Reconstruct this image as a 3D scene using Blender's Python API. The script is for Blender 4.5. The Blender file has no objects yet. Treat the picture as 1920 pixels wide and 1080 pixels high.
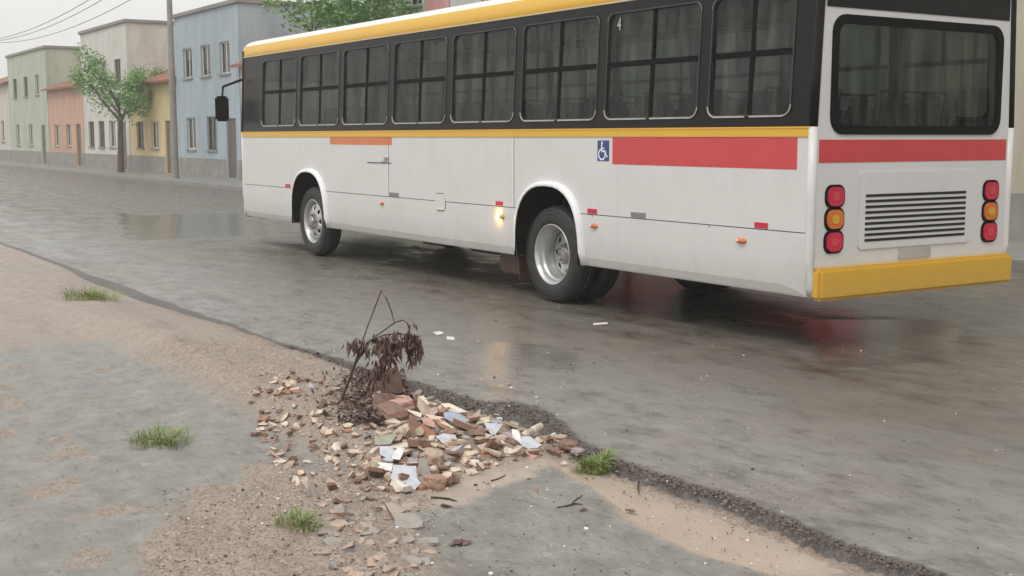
import bpy, bmesh, math, random
import numpy as np
from mathutils import Vector, Matrix, noise
from mathutils.geometry import delaunay_2d_cdt
random.seed(7)
R = math.radians

# ---------------------------------------------------------------- camera, world, sun, exposure
scn = bpy.context.scene
C = scn.collection
F_PX = 2300.0
PITCH = math.atan(283 / F_PX); YAW = R(33)
EYE = Vector((0, 0, 1.70))
hx, hy = -math.cos(YAW), math.sin(YAW)
FW = Vector((hx * math.cos(PITCH), hy * math.cos(PITCH), -math.sin(PITCH)))
RT = Vector((math.sin(YAW), math.cos(YAW), 0))
UP = Vector((hx * math.sin(PITCH), hy * math.sin(PITCH), math.cos(PITCH)))
cam_d = bpy.data.cameras.new("camera"); cam = bpy.data.objects.new("camera", cam_d); C.objects.link(cam)
cam_d.sensor_width = 36; cam_d.lens = 36 * F_PX / 1920; cam_d.clip_end = 1000; cam_d.clip_start = 0.05
m3 = Matrix((RT, UP, -FW)).transposed()
cam.matrix_world = Matrix.Translation(EYE) @ m3.to_4x4()
scn.camera = cam

W = bpy.data.worlds.new("World"); scn.world = W; W.use_nodes = True
nt = W.node_tree; nt.nodes.clear()
wo = nt.nodes.new("ShaderNodeOutputWorld"); wb = nt.nodes.new("ShaderNodeBackground")
sky = nt.nodes.new("ShaderNodeTexSky"); sky.sky_type = 'NISHITA'; sky.sun_disc = False
sky.sun_elevation = R(55); sky.sun_rotation = R(200); sky.dust_density = 4; sky.air_density = 1
hs = nt.nodes.new("ShaderNodeHueSaturation"); hs.inputs['Saturation'].default_value = 0.12
mx = nt.nodes.new("ShaderNodeMix"); mx.data_type = 'RGBA'; mx.inputs[0].default_value = 0.6
mx.inputs[7].default_value = (8.2, 8.1, 7.9, 1)          # even cloud cover over the sky
nt.links.new(sky.outputs[0], hs.inputs['Color']); nt.links.new(hs.outputs[0], mx.inputs[6])
nt.links.new(mx.outputs[2], wb.inputs[0]); wb.inputs[1].default_value = 0.12
nt.links.new(wb.outputs[0], wo.inputs[0])
sd = bpy.data.lights.new("sun", 'SUN'); sd.energy = 1.0; sd.angle = R(25); sd.color = (1, .97, .93)
sun = bpy.data.objects.new("sun", sd); C.objects.link(sun)
sdir = Vector((0.45, -0.55, 1.0)).normalized()
sun.rotation_euler = sdir.to_track_quat('Z', 'Y').to_euler()
sun.location = (0, 0, 30)
scn.view_settings.view_transform = 'Standard'; scn.view_settings.look = 'None'
scn.view_settings.exposure = 0.29; scn.view_settings.gamma = 1
scn.cycles.use_denoising = True
scn.cycles.max_bounces = 8; scn.cycles.transparent_max_bounces = 16; scn.cycles.volume_bounces = 1

# ---------------------------------------------------------------- materials
def newmat(name):
    m = bpy.data.materials.new(name); m.use_nodes = True
    return m, m.node_tree, m.node_tree.nodes["Principled BSDF"]

def N(nt, t, **kw):
    n = nt.nodes.new(t)
    for k, v in kw.items(): setattr(n, k, v)
    return n

def noise_node(nt, scale, detail=6, rough=.6, coord=None, stretch=None):
    tc = N(nt, "ShaderNodeTexCoord"); src = tc.outputs['Object']
    if stretch:
        mp = N(nt, "ShaderNodeMapping"); mp.inputs['Scale'].default_value = stretch
        nt.links.new(src, mp.inputs[0]); src = mp.outputs[0]
    n = N(nt, "ShaderNodeTexNoise"); n.inputs['Scale'].default_value = scale
    n.inputs['Detail'].default_value = detail; n.inputs['Roughness'].default_value = rough
    nt.links.new(src, n.inputs['Vector'])
    return n

def ramp(nt, src, stops):
    r = N(nt, "ShaderNodeValToRGB")
    while len(r.color_ramp.elements) < len(stops): r.color_ramp.elements.new(.5)
    for e, (p, c) in zip(r.color_ramp.elements, stops):
        e.position = p
        e.color = (*c, 1) if isinstance(c, (tuple, list)) else (c, c, c, 1)
    nt.links.new(src, r.inputs[0])
    return r

def bump(nt, src, strength, dist=.01, prev=None):
    b = N(nt, "ShaderNodeBump"); b.inputs['Strength'].default_value = strength
    b.inputs['Distance'].default_value = dist
    nt.links.new(src, b.inputs['Height'])
    if prev: nt.links.new(prev.outputs[0], b.inputs['Normal'])
    return b

def mat(name, col, rough=.5, var=.15, scale=6, metal=0, bmp=0, bscale=60, spec=.5, coat=0, rvar=.0):
    """surface with a colour that drifts a little and an optional fine relief"""
    m, nt, p = newmat(name)
    n = noise_node(nt, scale)
    c0 = tuple(c * (1 - var) for c in col); c1 = tuple(min(1, c * (1 + var)) for c in col)
    r = ramp(nt, n.outputs[0], [(.3, c0), (.7, c1)])
    nt.links.new(r.outputs[0], p.inputs['Base Color'])
    p.inputs['Roughness'].default_value = rough; p.inputs['Metallic'].default_value = metal
    p.inputs['Specular IOR Level'].default_value = spec
    p.inputs['Coat Weight'].default_value = coat; p.inputs['Coat Roughness'].default_value = .08
    if rvar:
        r2 = ramp(nt, n.outputs[0], [(.3, max(0, rough - rvar)), (.7, min(1, rough + rvar))])
        nt.links.new(r2.outputs[0], p.inputs['Roughness'])
    if bmp:
        n2 = noise_node(nt, bscale)
        b = bump(nt, n2.outputs[0], bmp)
        nt.links.new(b.outputs[0], p.inputs['Normal'])
    return m

def emis(name, col, e, base=None):
    m, nt, p = newmat(name)
    p.inputs['Base Color'].default_value = (*(base or col), 1)
    p.inputs['Emission Color'].default_value = (*col, 1); p.inputs['Emission Strength'].default_value = e
    p.inputs['Roughness'].default_value = .25
    return m

def glassmat(name, tint, refl=1.0, rough=.02, ripple=.0):
    m, nt, p = newmat(name); nt.nodes.remove(p)
    out = [n for n in nt.nodes if n.type == 'OUTPUT_MATERIAL'][0]
    t = N(nt, "ShaderNodeBsdfTransparent")
    n = noise_node(nt, 9, 5, .6, stretch=(1, 1, .12))
    r = ramp(nt, n.outputs[0], [(.3, tuple(c * .72 for c in tint)), (.7, tint)])
    nt.links.new(r.outputs[0], t.inputs[0])
    g = N(nt, "ShaderNodeBsdfGlossy"); g.inputs['Roughness'].default_value = rough
    g.inputs['Color'].default_value = (refl, refl, refl, 1)
    fr = N(nt, "ShaderNodeFresnel"); 
    ge = N(nt, "ShaderNodeNewGeometry"); io = N(nt, "ShaderNodeMath", operation='MULTIPLY_ADD'); io.inputs[1].default_value = -.8333; io.inputs[2].default_value = 1.5
    nt.links.new(ge.outputs['Backfacing'], io.inputs[0]); nt.links.new(io.outputs[0], fr.inputs['IOR'])
    if ripple:
        b = bump(nt, n.outputs[0], ripple, .02)
        nt.links.new(b.outputs[0], g.inputs['Normal'])
    mixs = N(nt, "ShaderNodeMixShader")
    nt.links.new(fr.outputs[0], mixs.inputs[0]); nt.links.new(t.outputs[0], mixs.inputs[1])
    nt.links.new(g.outputs[0], mixs.inputs[2])
    # rain and dust film; its pale streaks also paint in uneven reflections
    d = N(nt, "ShaderNodeBsdfDiffuse"); d.inputs[0].default_value = (.45, .44, .42, 1)
    n2 = noise_node(nt, 8, 5, .7, stretch=(1, 1, .14))
    r2 = ramp(nt, n2.outputs[0], [(.42, .004), (.72, .12)])
    m2 = N(nt, "ShaderNodeMixShader")
    nt.links.new(r2.outputs[0], m2.inputs[0]); nt.links.new(mixs.outputs[0], m2.inputs[1]); nt.links.new(d.outputs[0], m2.inputs[2])
    nt.links.new(m2.outputs[0], out.inputs['Surface'])
    return m

def busmat(name, col, dirt=.5):
    """glossy bus paint with rain runs and road grime low down"""
    m, nt, p = newmat(name)
    n = noise_node(nt, 14, 6, .65, stretch=(1, 1, .07))
    n3 = noise_node(nt, 2.2, 5, .6)
    a = N(nt, "ShaderNodeMath", operation='MULTIPLY'); nt.links.new(n.outputs[0], a.inputs[0]); nt.links.new(n3.outputs[0], a.inputs[1])
    g = tuple(c * .80 + .02 * k for c, k in zip(col, (1, .9, .75)))
    r = ramp(nt, a.outputs[0], [(.12, col), (.42, tuple(c * (1 - dirt) + q * dirt for c, q in zip(col, g)))])
    # grime thickens towards the sill
    tc = N(nt, "ShaderNodeTexCoord"); sx = N(nt, "ShaderNodeSeparateXYZ"); nt.links.new(tc.outputs['Object'], sx.inputs[0])
    mr = N(nt, "ShaderNodeMapRange"); mr.inputs[1].default_value = .40; mr.inputs[2].default_value = .75
    mr.inputs[3].default_value = .55; mr.inputs[4].default_value = 0
    nt.links.new(sx.outputs[2], mr.inputs[0])
    n4 = noise_node(nt, 5, 8, .7)
    mu = N(nt, "ShaderNodeMath", operation='MULTIPLY'); nt.links.new(mr.outputs[0], mu.inputs[0]); nt.links.new(n4.outputs[0], mu.inputs[1])
    mix = N(nt, "ShaderNodeMix", data_type='RGBA'); nt.links.new(mu.outputs[0], mix.inputs[0])
    nt.links.new(r.outputs[0], mix.inputs[6]); mix.inputs[7].default_value = (.22, .18, .15, 1)
    nt.links.new(mix.outputs[2], p.inputs['Base Color'])
    p.inputs['Roughness'].default_value = .28
    b = bump(nt, n3.outputs[0], .06, .02)
    nt.links.new(b.outputs[0], p.inputs['Normal'])
    return m

M = {}
M['white'] = busmat('bus_white_paint', (.66, .655, .64))
M['lip'] = mat('arch_white_paint', (.80, .80, .82), .3, .04)
M['yellow'] = busmat('bus_yellow_paint', (.72, .42, .035), .4)
M['roofwhite'] = mat('roof_white', (.78, .76, .72), .35, .06)
M['black'] = mat('black_band', (.007, .0065, .0065), .35, .25, 4, spec=.22)
M['rubber'] = mat('seal_rubber', (.006, .006, .006), .85, .2, spec=.15)
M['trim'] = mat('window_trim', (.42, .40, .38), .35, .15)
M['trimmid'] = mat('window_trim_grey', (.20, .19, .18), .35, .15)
M['trimdark'] = mat('window_trim_dark', (.022, .021, .021), .4, .15)
M['gap'] = mat('panel_gap', (.035, .033, .03), .7, .2)
M['bright'] = mat('white_bead', (.82, .81, .78), .35, .04)
M['tyre'] = mat('tyre_rubber', (.020, .021, .020), .55, .3, 10, bmp=.15, bscale=90)
M['rim'] = mat('painted_rim', (.50, .50, .50), .33, .18, 7, metal=.55, bmp=.08, bscale=30)
M['hub'] = mat('hub_metal', (.36, .35, .33), .35, .3, 12, metal=.7, bmp=.2, bscale=40)
M['dark'] = mat('underbody', (.010, .009, .009), .75, .3)
M['liner'] = mat('arch_liner', (.006, .006, .006), .9, .3, spec=.1)
M['rust'] = mat('rusty_brown', (.085, .045, .035), .6, .35, 9, bmp=.2)
M['grey'] = mat('grey_marker', (.20, .20, .20), .4, .1)
M['red'] = mat('red_vinyl', (.56, .055, .06), .35, .06)
M['redrefl'] = mat('red_reflector', (.55, .02, .06), .2, .1)
M['orange'] = mat('orange_vinyl', (.62, .19, .06), .35, .06)
M['amber'] = mat('amber_lens', (.62, .16, .03), .15, .1)
M['blue'] = mat('blue_vinyl', (.035, .055, .20), .35, .06)
M['mark'] = mat('white_vinyl', (.82, .84, .90), .4, .03)
M['ink'] = mat('grey_lettering', (.07, .07, .065), .5, .1)
M['glass'] = glassmat('tinted_glass', (.58, .62, .59), .45, .03, .05)
M['seat'] = mat('seat_cloth', (.05, .035, .045), .8, .3, 20)
M['interior'] = mat('interior_panel', (.10, .10, .10), .6, .15)
M['pole'] = mat('hand_pole', (.55, .40, .06), .3, .1)
M['lampon'] = emis('lit_amber_lamp', (1, .50, .13), 110)
M['amberd'] = mat('lamp_housing', (.60, .35, .03), .2, .1)

# wet asphalt
def asphalt():
    m, nt, p = newmat('wet_asphalt')
    big = noise_node(nt, .55, 6, .6); mid = noise_node(nt, 3.2, 8, .65, stretch=(1, 1.6, 1)); fine = noise_node(nt, 85, 4, .7)
    base = ramp(nt, mid.outputs[0], [(.28, (.090, .083, .072)), (.47, (.20, .195, .18)), (.72, (.29, .28, .26))])
    tint = ramp(nt, big.outputs[0], [(.4, (1, 1, 1)), (.68, (.96, .89, .81))])
    mul = N(nt, "ShaderNodeMix", data_type='RGBA', blend_type='MULTIPLY'); mul.inputs[0].default_value = .8
    nt.links.new(base.outputs[0], mul.inputs[6]); nt.links.new(tint.outputs[0], mul.inputs[7])
    sc_ = noise_node(nt, 13, 8, .72, stretch=(.6, 2.2, 1)); sr_ = ramp(nt, sc_.outputs[0], [(.34, (.45, .42, .38)), (.45, (1, 1, 1))])
    m5 = N(nt, "ShaderNodeMix", data_type='RGBA', blend_type='MULTIPLY'); m5.inputs[0].default_value = .8
    nt.links.new(mul.outputs[2], m5.inputs[6]); nt.links.new(sr_.outputs[0], m5.inputs[7]); mul = m5
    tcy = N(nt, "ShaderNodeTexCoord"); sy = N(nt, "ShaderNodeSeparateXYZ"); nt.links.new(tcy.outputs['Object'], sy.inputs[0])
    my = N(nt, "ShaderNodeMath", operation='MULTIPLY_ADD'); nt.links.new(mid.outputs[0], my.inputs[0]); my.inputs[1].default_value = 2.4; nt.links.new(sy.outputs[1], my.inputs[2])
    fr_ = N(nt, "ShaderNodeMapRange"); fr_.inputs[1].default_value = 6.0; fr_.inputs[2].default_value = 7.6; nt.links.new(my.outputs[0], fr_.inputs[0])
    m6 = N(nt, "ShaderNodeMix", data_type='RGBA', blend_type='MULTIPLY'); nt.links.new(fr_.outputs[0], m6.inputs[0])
    nt.links.new(mul.outputs[2], m6.inputs[6]); m6.inputs[7].default_value = (.56, .52, .465, 1); mul = m6  # darker, browner asphalt by the bus: its dark reflection and shade painted in
    # pale stones showing in the worn surface
    v = N(nt, "ShaderNodeTexVoronoi"); v.inputs['Scale'].default_value = 55
    tc = N(nt, "ShaderNodeTexCoord"); nt.links.new(tc.outputs['Object'], v.inputs['Vector'])
    vr = ramp(nt, v.outputs['Distance'], [(.10, .75), (.20, 0)])
    nz = noise_node(nt, 7, 3, .6); nr = ramp(nt, nz.outputs[0], [(.46, 0), (.62, 1)])
    mm = N(nt, "ShaderNodeMath", operation='MULTIPLY'); nt.links.new(vr.outputs[0], mm.inputs[0]); nt.links.new(nr.outputs[0], mm.inputs[1])
    st = N(nt, "ShaderNodeMix", data_type='RGBA'); nt.links.new(mm.outputs[0], st.inputs[0])
    nt.links.new(mul.outputs[2], st.inputs[6]); st.inputs[7].default_value = (.30, .27, .24, 1)
    at = N(nt, "ShaderNodeAttribute", attribute_name='edge')
    ed = N(nt, "ShaderNodeMix", data_type='RGBA'); nt.links.new(at.outputs['Fac'], ed.inputs[0])
    nt.links.new(st.outputs[2], ed.inputs[6])
    er = ramp(nt, fine.outputs[0], [(.35, (.030, .024, .021)), (.7, (.13, .105, .090))])
    nt.links.new(er.outputs[0], ed.inputs[7])
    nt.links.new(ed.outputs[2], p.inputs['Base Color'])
    # standing water where the surface dips: smoother there
    wn = noise_node(nt, 1.15, 7, .62, stretch=(1, 2.0, 1))
    rr = ramp(nt, wn.outputs[0], [(.34, .20), (.48, .42), (.64, .60)])
    re = N(nt, "ShaderNodeMix", data_type='FLOAT'); nt.links.new(at.outputs['Fac'], re.inputs[0])
    nt.links.new(rr.outputs[0], re.inputs[2]); re.inputs[3].default_value = .5
    wt = N(nt, "ShaderNodeAttribute", attribute_name='wet'); rw = N(nt, "ShaderNodeMix", data_type='FLOAT')
    nt.links.new(wt.outputs['Fac'], rw.inputs[0]); nt.links.new(re.outputs[0], rw.inputs[2]); rw.inputs[3].default_value = .07
    nt.links.new(rw.outputs[0], p.inputs['Roughness'])
    b1 = bump(nt, mid.outputs[0], .22, .03)
    wave = noise_node(nt, 9, 4, .6, stretch=(1, 1.5, 1)); b1b = bump(nt, wave.outputs[0], .14, .02, b1)
    b2 = bump(nt, fine.outputs[0], .22, .006, b1b)
    nt.links.new(b2.outputs[0], p.inputs['Normal'])
    p.inputs['Specular IOR Level'].default_value = .9
    return m
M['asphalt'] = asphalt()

def pavement():
    m, nt, p = newmat('wet_pavement')
    fine = noise_node(nt, 70, 5, .7); mid = noise_node(nt, 5, 8, .68); 
    con = ramp(nt, mid.outputs[0], [(.3, (.175, .168, .150)), (.55, (.255, .248, .225)), (.75, (.335, .322, .295))])
    scr = noise_node(nt, 22, 8, .75, stretch=(.5, 1.6, 1)); sr = ramp(nt, scr.outputs[0], [(.36, (.55, .53, .50)), (.46, (1, 1, 1)), (.60, (1, 1, 1)), (.72, (1.0, 1.0, 1.0))])
    cm = N(nt, "ShaderNodeMix", data_type='RGBA', blend_type='MULTIPLY'); cm.inputs[0].default_value = .75
    nt.links.new(con.outputs[0], cm.inputs[6]); nt.links.new(sr.outputs[0], cm.inputs[7])
    wn_ = noise_node(nt, 6.5, 8, .75); wr_ = ramp(nt, wn_.outputs[0], [(.60, 0), (.68, .6)])
    cw = N(nt, "ShaderNodeMix", data_type='RGBA'); nt.links.new(wr_.outputs[0], cw.inputs[0]); nt.links.new(cm.outputs[2], cw.inputs[6]); cw.inputs[7].default_value = (.46, .45, .42, 1)
    mud = ramp(nt, mid.outputs[0], [(.3, (.36, .295, .24)), (.7, (.48, .41, .345))])
    soil = ramp(nt, fine.outputs[0], [(.3, (.13, .095, .072)), (.5, (.30, .235, .19)), (.72, (.46, .39, .33))])
    a = N(nt, "ShaderNodeAttribute", attribute_name='mud'); s = N(nt, "ShaderNodeAttribute", attribute_name='soil')
    x1 = N(nt, "ShaderNodeMix", data_type='RGBA'); nt.links.new(a.outputs['Fac'], x1.inputs[0]); nt.links.new(cw.outputs[2], x1.inputs[6]); nt.links.new(mud.outputs[0], x1.inputs[7])
    x2 = N(nt, "ShaderNodeMix", data_type='RGBA'); nt.links.new(s.outputs['Fac'], x2.inputs[0]); nt.links.new(x1.outputs[2], x2.inputs[6]); nt.links.new(soil.outputs[0], x2.inputs[7])
    # dark specks of grit and leaf litter
    v = N(nt, "ShaderNodeTexVoronoi"); v.inputs['Scale'].default_value = 38
    tc = N(nt, "ShaderNodeTexCoord"); nt.links.new(tc.outputs['Object'], v.inputs['Vector'])
    vr = ramp(nt, v.outputs['Distance'], [(.08, .8), (.17, 0)])
    nz = noise_node(nt, 4, 4, .6); nr = ramp(nt, nz.outputs[0], [(.5, 0), (.6, 1)])
    mm = N(nt, "ShaderNodeMath", operation='MULTIPLY'); nt.links.new(vr.outputs[0], mm.inputs[0]); nt.links.new(nr.outputs[0], mm.inputs[1])
    x3 = N(nt, "ShaderNodeMix", data_type='RGBA'); nt.links.new(mm.outputs[0], x3.inputs[0]); nt.links.new(x2.outputs[2], x3.inputs[6]); x3.inputs[7].default_value = (.05, .042, .035, 1)
    nt.links.new(x3.outputs[2], p.inputs['Base Color'])
    rr = ramp(nt, mid.outputs[0], [(.35, .28), (.65, .55)])
    nt.links.new(rr.outputs[0], p.inputs['Roughness'])
    b0 = bump(nt, scr.outputs[0], .35, .012); b1 = bump(nt, mid.outputs[0], .25, .02, b0); b2 = bump(nt, fine.outputs[0], .55, .008, b1)
    nt.links.new(b2.outputs[0], p.inputs['Normal'])
    return m
M['pavement'] = pavement()
M['puddle'] = mat('muddy_water', (.44, .365, .295), .2, .08, 3, bmp=.03, bscale=14)
M['ground'] = mat('bare_ground', (.13, .11, .085), .9, .3, 2)

# ---------------------------------------------------------------- helpers
def mesh_obj(name, verts, faces, material, parent=None, smooth=False, mats=None, fm=None):
    me = bpy.data.meshes.new(name); me.from_pydata([tuple(v) for v in verts], [], faces); me.update()
    for mm in (mats or [material]): me.materials.append(mm)
    if fm: me.polygons.foreach_set('material_index', fm)
    if smooth: me.polygons.foreach_set('use_smooth', [True] * len(me.polygons))
    o = bpy.data.objects.new(name, me); C.objects.link(o)
    if parent: o.parent = parent
    return o

def tag(o, label=None, cat=None, group=None, kind=None):
    if label: o['label'] = label
    if cat: o['category'] = cat
    if group: o['group'] = group
    if kind: o['kind'] = kind
    return o

def empty(name, loc, label, cat, group=None, rz=0):
    o = bpy.data.objects.new(name, None); C.objects.link(o); o.location = loc; o.rotation_euler.z = rz
    o.empty_display_size = .1
    return tag(o, label, cat, group)

class MB:
    def __init__(s): s.v = []; s.f = []; s.m = []
    def add(s, vs, fs, mi=0):
        k = len(s.v); s.v += [tuple(v) for v in vs]; s.f += [tuple(i + k for i in f) for f in fs]; s.m += [mi] * len(fs)
    def box(s, x0, x1, y0, y1, z0, z1, mi=0, bev=0):
        if bev:
            bm = bmesh.new(); bmesh.ops.create_cube(bm, size=1)
            for v in bm.verts: v.co = Vector(((x0 + x1) / 2 + v.co.x * (x1 - x0), (y0 + y1) / 2 + v.co.y * (y1 - y0), (z0 + z1) / 2 + v.co.z * (z1 - z0)))
            bmesh.ops.bevel(bm, geom=bm.edges[:], offset=bev, segments=2, affect='EDGES')
            s.bm(bm, mi); return
        v = [(x, y, z) for z in (z0, z1) for y in (y0, y1) for x in (x0, x1)]
        s.add(v, [(0, 2, 3, 1), (4, 5, 7, 6), (0, 1, 5, 4), (2, 6, 7, 3), (0, 4, 6, 2), (1, 3, 7, 5)], mi)
    def bm(s, bm, mi=0):
        bm.verts.ensure_lookup_table(); bm.verts.index_update()
        s.add([v.co[:] for v in bm.verts], [[v.index for v in f.verts] for f in bm.faces], mi); bm.free()
    def tube(s, pts, r, seg=8, mi=0, cap=True):
        pts = [Vector(p) for p in pts]; rs = r if isinstance(r, (list, tuple)) else [r] * len(pts)
        rings = []; ref = Vector((0, 0, 1))
        for i, p in enumerate(pts):
            t = (pts[min(i + 1, len(pts) - 1)] - pts[max(i - 1, 0)]).normalized()
            a = t.cross(ref)
            if a.length < .05: a = t.cross(Vector((1, 0, 0)))
            a.normalize(); b = a.cross(t)
            rings.append([p + (a * math.cos(q) + b * math.sin(q)) * rs[i] for q in [2 * math.pi * k / seg for k in range(seg)]])
        v = [x for rg in rings for x in rg]; f = []
        for i in range(len(pts) - 1):
            for k in range(seg):
                f.append((i * seg + k, i * seg + (k + 1) % seg, (i + 1) * seg + (k + 1) % seg, (i + 1) * seg + k))
        if cap: f.append(tuple(range(seg))[::-1]); f.append(tuple((len(pts) - 1) * seg + k for k in range(seg)))
        s.add(v, f, mi)
    def lathe_y(s, prof, seg=48, cx=0, cy=0, cz=0, mi=0):
        """profile of (radius, y) turned about the y axis"""
        v = []; f = []; n = len(prof)
        for k in range(seg):
            a = 2 * math.pi * k / seg
            for (r, y) in prof: v.append((cx + r * math.cos(a), cy + y, cz + r * math.sin(a)))
        for k in range(seg):
            for i in range(n - 1):
                f.append((k * n + i, k * n + i + 1, ((k + 1) % seg) * n + i + 1, ((k + 1) % seg) * n + i))
        s.add(v, f, mi)
    def build(s, name, m, parent=None, smooth=False):
        ms = m if isinstance(m, list) else [m]
        return mesh_obj(name, s.v, s.f, None, parent, smooth, ms, s.m)

def inside(p, poly):
    x, y = p; c = False; n = len(poly); j = n - 1
    for i in range(n):
        xi, yi = poly[i]; xj, yj = poly[j]
        if (yi > y) != (yj > y) and x < (xj - xi) * (y - yi) / (yj - yi) + xi: c = not c
        j = i
    return c

def panel(mb, outline, holes, fmap, thick, steiner=(), mi=0):
    """flat outline with holes -> triangulated skin laid on fmap(u,v,depth), given real thickness"""
    pts = []; edges = []
    for loop in [outline] + holes:
        k = len(pts); pts += [Vector(p) for p in loop]; n = len(loop)
        edges += [(k + i, k + (i + 1) % n) for i in range(n)]
    for p in steiner:
        if inside(p, outline) and not any(inside(p, h) for h in holes): pts.append(Vector(p))
    vs, es, fs, *_ = delaunay_2d_cdt(pts, edges, [], 0, 1e-6)
    keep = []
    for f in fs:
        c = sum((vs[i] for i in f), Vector((0, 0))) / len(f)
        if inside(c, outline) and not any(inside(c, h) for h in holes): keep.append(list(f))
    n = len(vs)
    V = [fmap(v.x, v.y, 0) for v in vs] + [fmap(v.x, v.y, thick) for v in vs]
    F = [tuple(f) for f in keep] + [tuple(i + n for i in reversed(f)) for f in keep]
    cnt = {}
    for f in keep:
        for i in range(len(f)):
            a, b = f[i], f[(i + 1) % len(f)]
            if (b, a) in cnt: del cnt[(b, a)]
            else: cnt[(a, b)] = 1
    for (a, b) in cnt: F.append((b, a, a + n, b + n))
    mb.add(V, F, mi)

def rrect(x0, x1, z0, z1, r, seg=5):
    out = []
    for cx, cz, a0 in ((x1 - r, z1 - r, 0), (x0 + r, z1 - r, 90), (x0 + r, z0 + r, 180), (x1 - r, z0 + r, 270)):
        for k in range(seg + 1):
            a = R(a0 + 90 * k / seg); out.append((cx + r * math.cos(a), cz + r * math.sin(a)))
    return out

def text_mb(mb, s, h, place, thick=.001, mi=0):
    """the characters as a thin solid; place(u,v,d)->xyz, h = height of the letters"""
    cu = bpy.data.curves.new('t', 'FONT'); cu.body = s; cu.size = h / .7; cu.resolution_u = 3
    ob = bpy.data.objects.new('t', cu); C.objects.link(ob)
    dg = bpy.context.evaluated_depsgraph_get(); me = bpy.data.meshes.new_from_object(ob.evaluated_get(dg))
    mb.add([place(v.co.x, v.co.y, 0) for v in me.vertices], [tuple(p.vertices) for p in me.polygons], mi)
    bpy.data.objects.remove(ob); bpy.data.curves.remove(cu); bpy.data.meshes.remove(me)

def fbm(x, y, s, o=4, z=0): return noise.fractal(Vector((x * s, y * s, z)), 1.0, 2.0, o)
def sstep(a, b, x):
    t = max(0., min(1., (x - a) / (b - a))); return t * t * (3 - 2 * t)

# ---------------------------------------------------------------- where a sight line meets the ground: used to measure the site from the photograph
def ray(px, py): return FW + RT * ((px - 960) / F_PX) + UP * ((540 - py) / F_PX)
def gpt(px, py, z=0.0):
    d = ray(px, py); t = (z - EYE.z) / d.z; return EYE + d * t

# ---------------------------------------------------------------- road, pavement, puddle
EDGE = [(-9.6, 3.86), (-8.6, 3.96), (-7.75, 3.94), (-7.49, 3.99), (-7.30, 4.04), (-7.02, 4.05), (-6.76, 4.05), (-6.58, 4.11), (-6.52, 4.24), (-6.29, 4.28),
        (-5.91, 4.18), (-5.64, 4.07), (-5.37, 3.95), (-5.28, 3.98), (-5.05, 3.93), (-4.9, 3.92), (-4.81, 3.91), (-4.2, 3.98), (-3.4, 3.90), (-2.5, 3.98)]
def edge_y(x):
    if x <= EDGE[0][0]: y = 3.86 + .06 * fbm(x, 0, .8)
    elif x >= EDGE[-1][0]: y = 3.98 + .06 * fbm(x, 0, .8)
    else:
        for (a, ya), (b, yb) in zip(EDGE, EDGE[1:]):
            if a <= x <= b: y = ya + (yb - ya) * (x - a) / (b - a); break
    return y + .022 * fbm(x, 3.3, 9, 5)

def xs_grid(lo, hi, n0, n1, fine, coarse_pow=1.35):
    xs = list(np.arange(n0, n1, fine)); s = fine; x = n0
    L = []
    while x > lo: s *= 1.10; x -= s; L.append(x)
    s = fine; x = n1; Rr = []
    while x < hi: Rr.append(x); s *= 1.10; x += s
    return L[::-1] + xs + Rr + [hi]

def road():
    xs = xs_grid(-260, 60, -9.2, -2.6, .016)
    offs = [-.16, -.13, -.10, -.08, -.06, -.045, -.03, -.018, -.008, 0, .012, .025, .04, .06, .09, .14] + [.2 + .1 * k for k in range(56)] + [6, 6.5, 7.2, 8, 9, 10.2]
    V = []; E = []
    for x in xs:
        ey = edge_y(x); far = x < -12 or x > 0
        kn = .62 if x > -5.0 else (.62 + .38 * sstep(-5.0, -5.5, x))
        for o in offs:
            if o < 0: o *= kn
            y = ey + o
            if o < 0:
                z = -.085 * sstep(0, .14 * kn, -o) ** .8
                n = 0 if far else fbm(x, y, 34, 3, 5)
                z += .013 * n; e = 1
            else:
                n = 0 if far else fbm(x, y, 30, 3, 5)
                z = .006 * n * sstep(.2, 0, o) + .010 * sstep(.10, 0, o) * fbm(x, y, 12, 3)
                if o > .05 and o < 10: z += .006 * fbm(x, y, .9, 2)
                e = sstep(.045, 0, o + .02 * n)
            V.append((x, y, z)); E.append(e)
    xy = np.array(V); jit = np.array([.10 * fbm(v[0], v[1], 2.2, 4) if -18 < v[0] < -3 else 0 for v in V])
    wet = np.zeros(len(V))
    for P_ in WETS: wet = np.maximum(wet, np.clip(.5 + (sdist(xy[:, 0], xy[:, 1], wpoly(P_, 0)) + jit) / .12, 0, 1))
    n = len(offs); Fc = [(i * n + j, (i + 1) * n + j, (i + 1) * n + j + 1, i * n + j + 1) for i in range(len(xs) - 1) for j in range(n - 1)]
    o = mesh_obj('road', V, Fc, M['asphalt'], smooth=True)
    at = o.data.attributes.new('edge', 'FLOAT', 'POINT'); at.data.foreach_set('value', E)
    at = o.data.attributes.new('wet', 'FLOAT', 'POINT'); at.data.foreach_set('value', wet)
    tag(o, 'wet grey asphalt road with a crumbling broken near edge', None, kind='structure')

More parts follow.
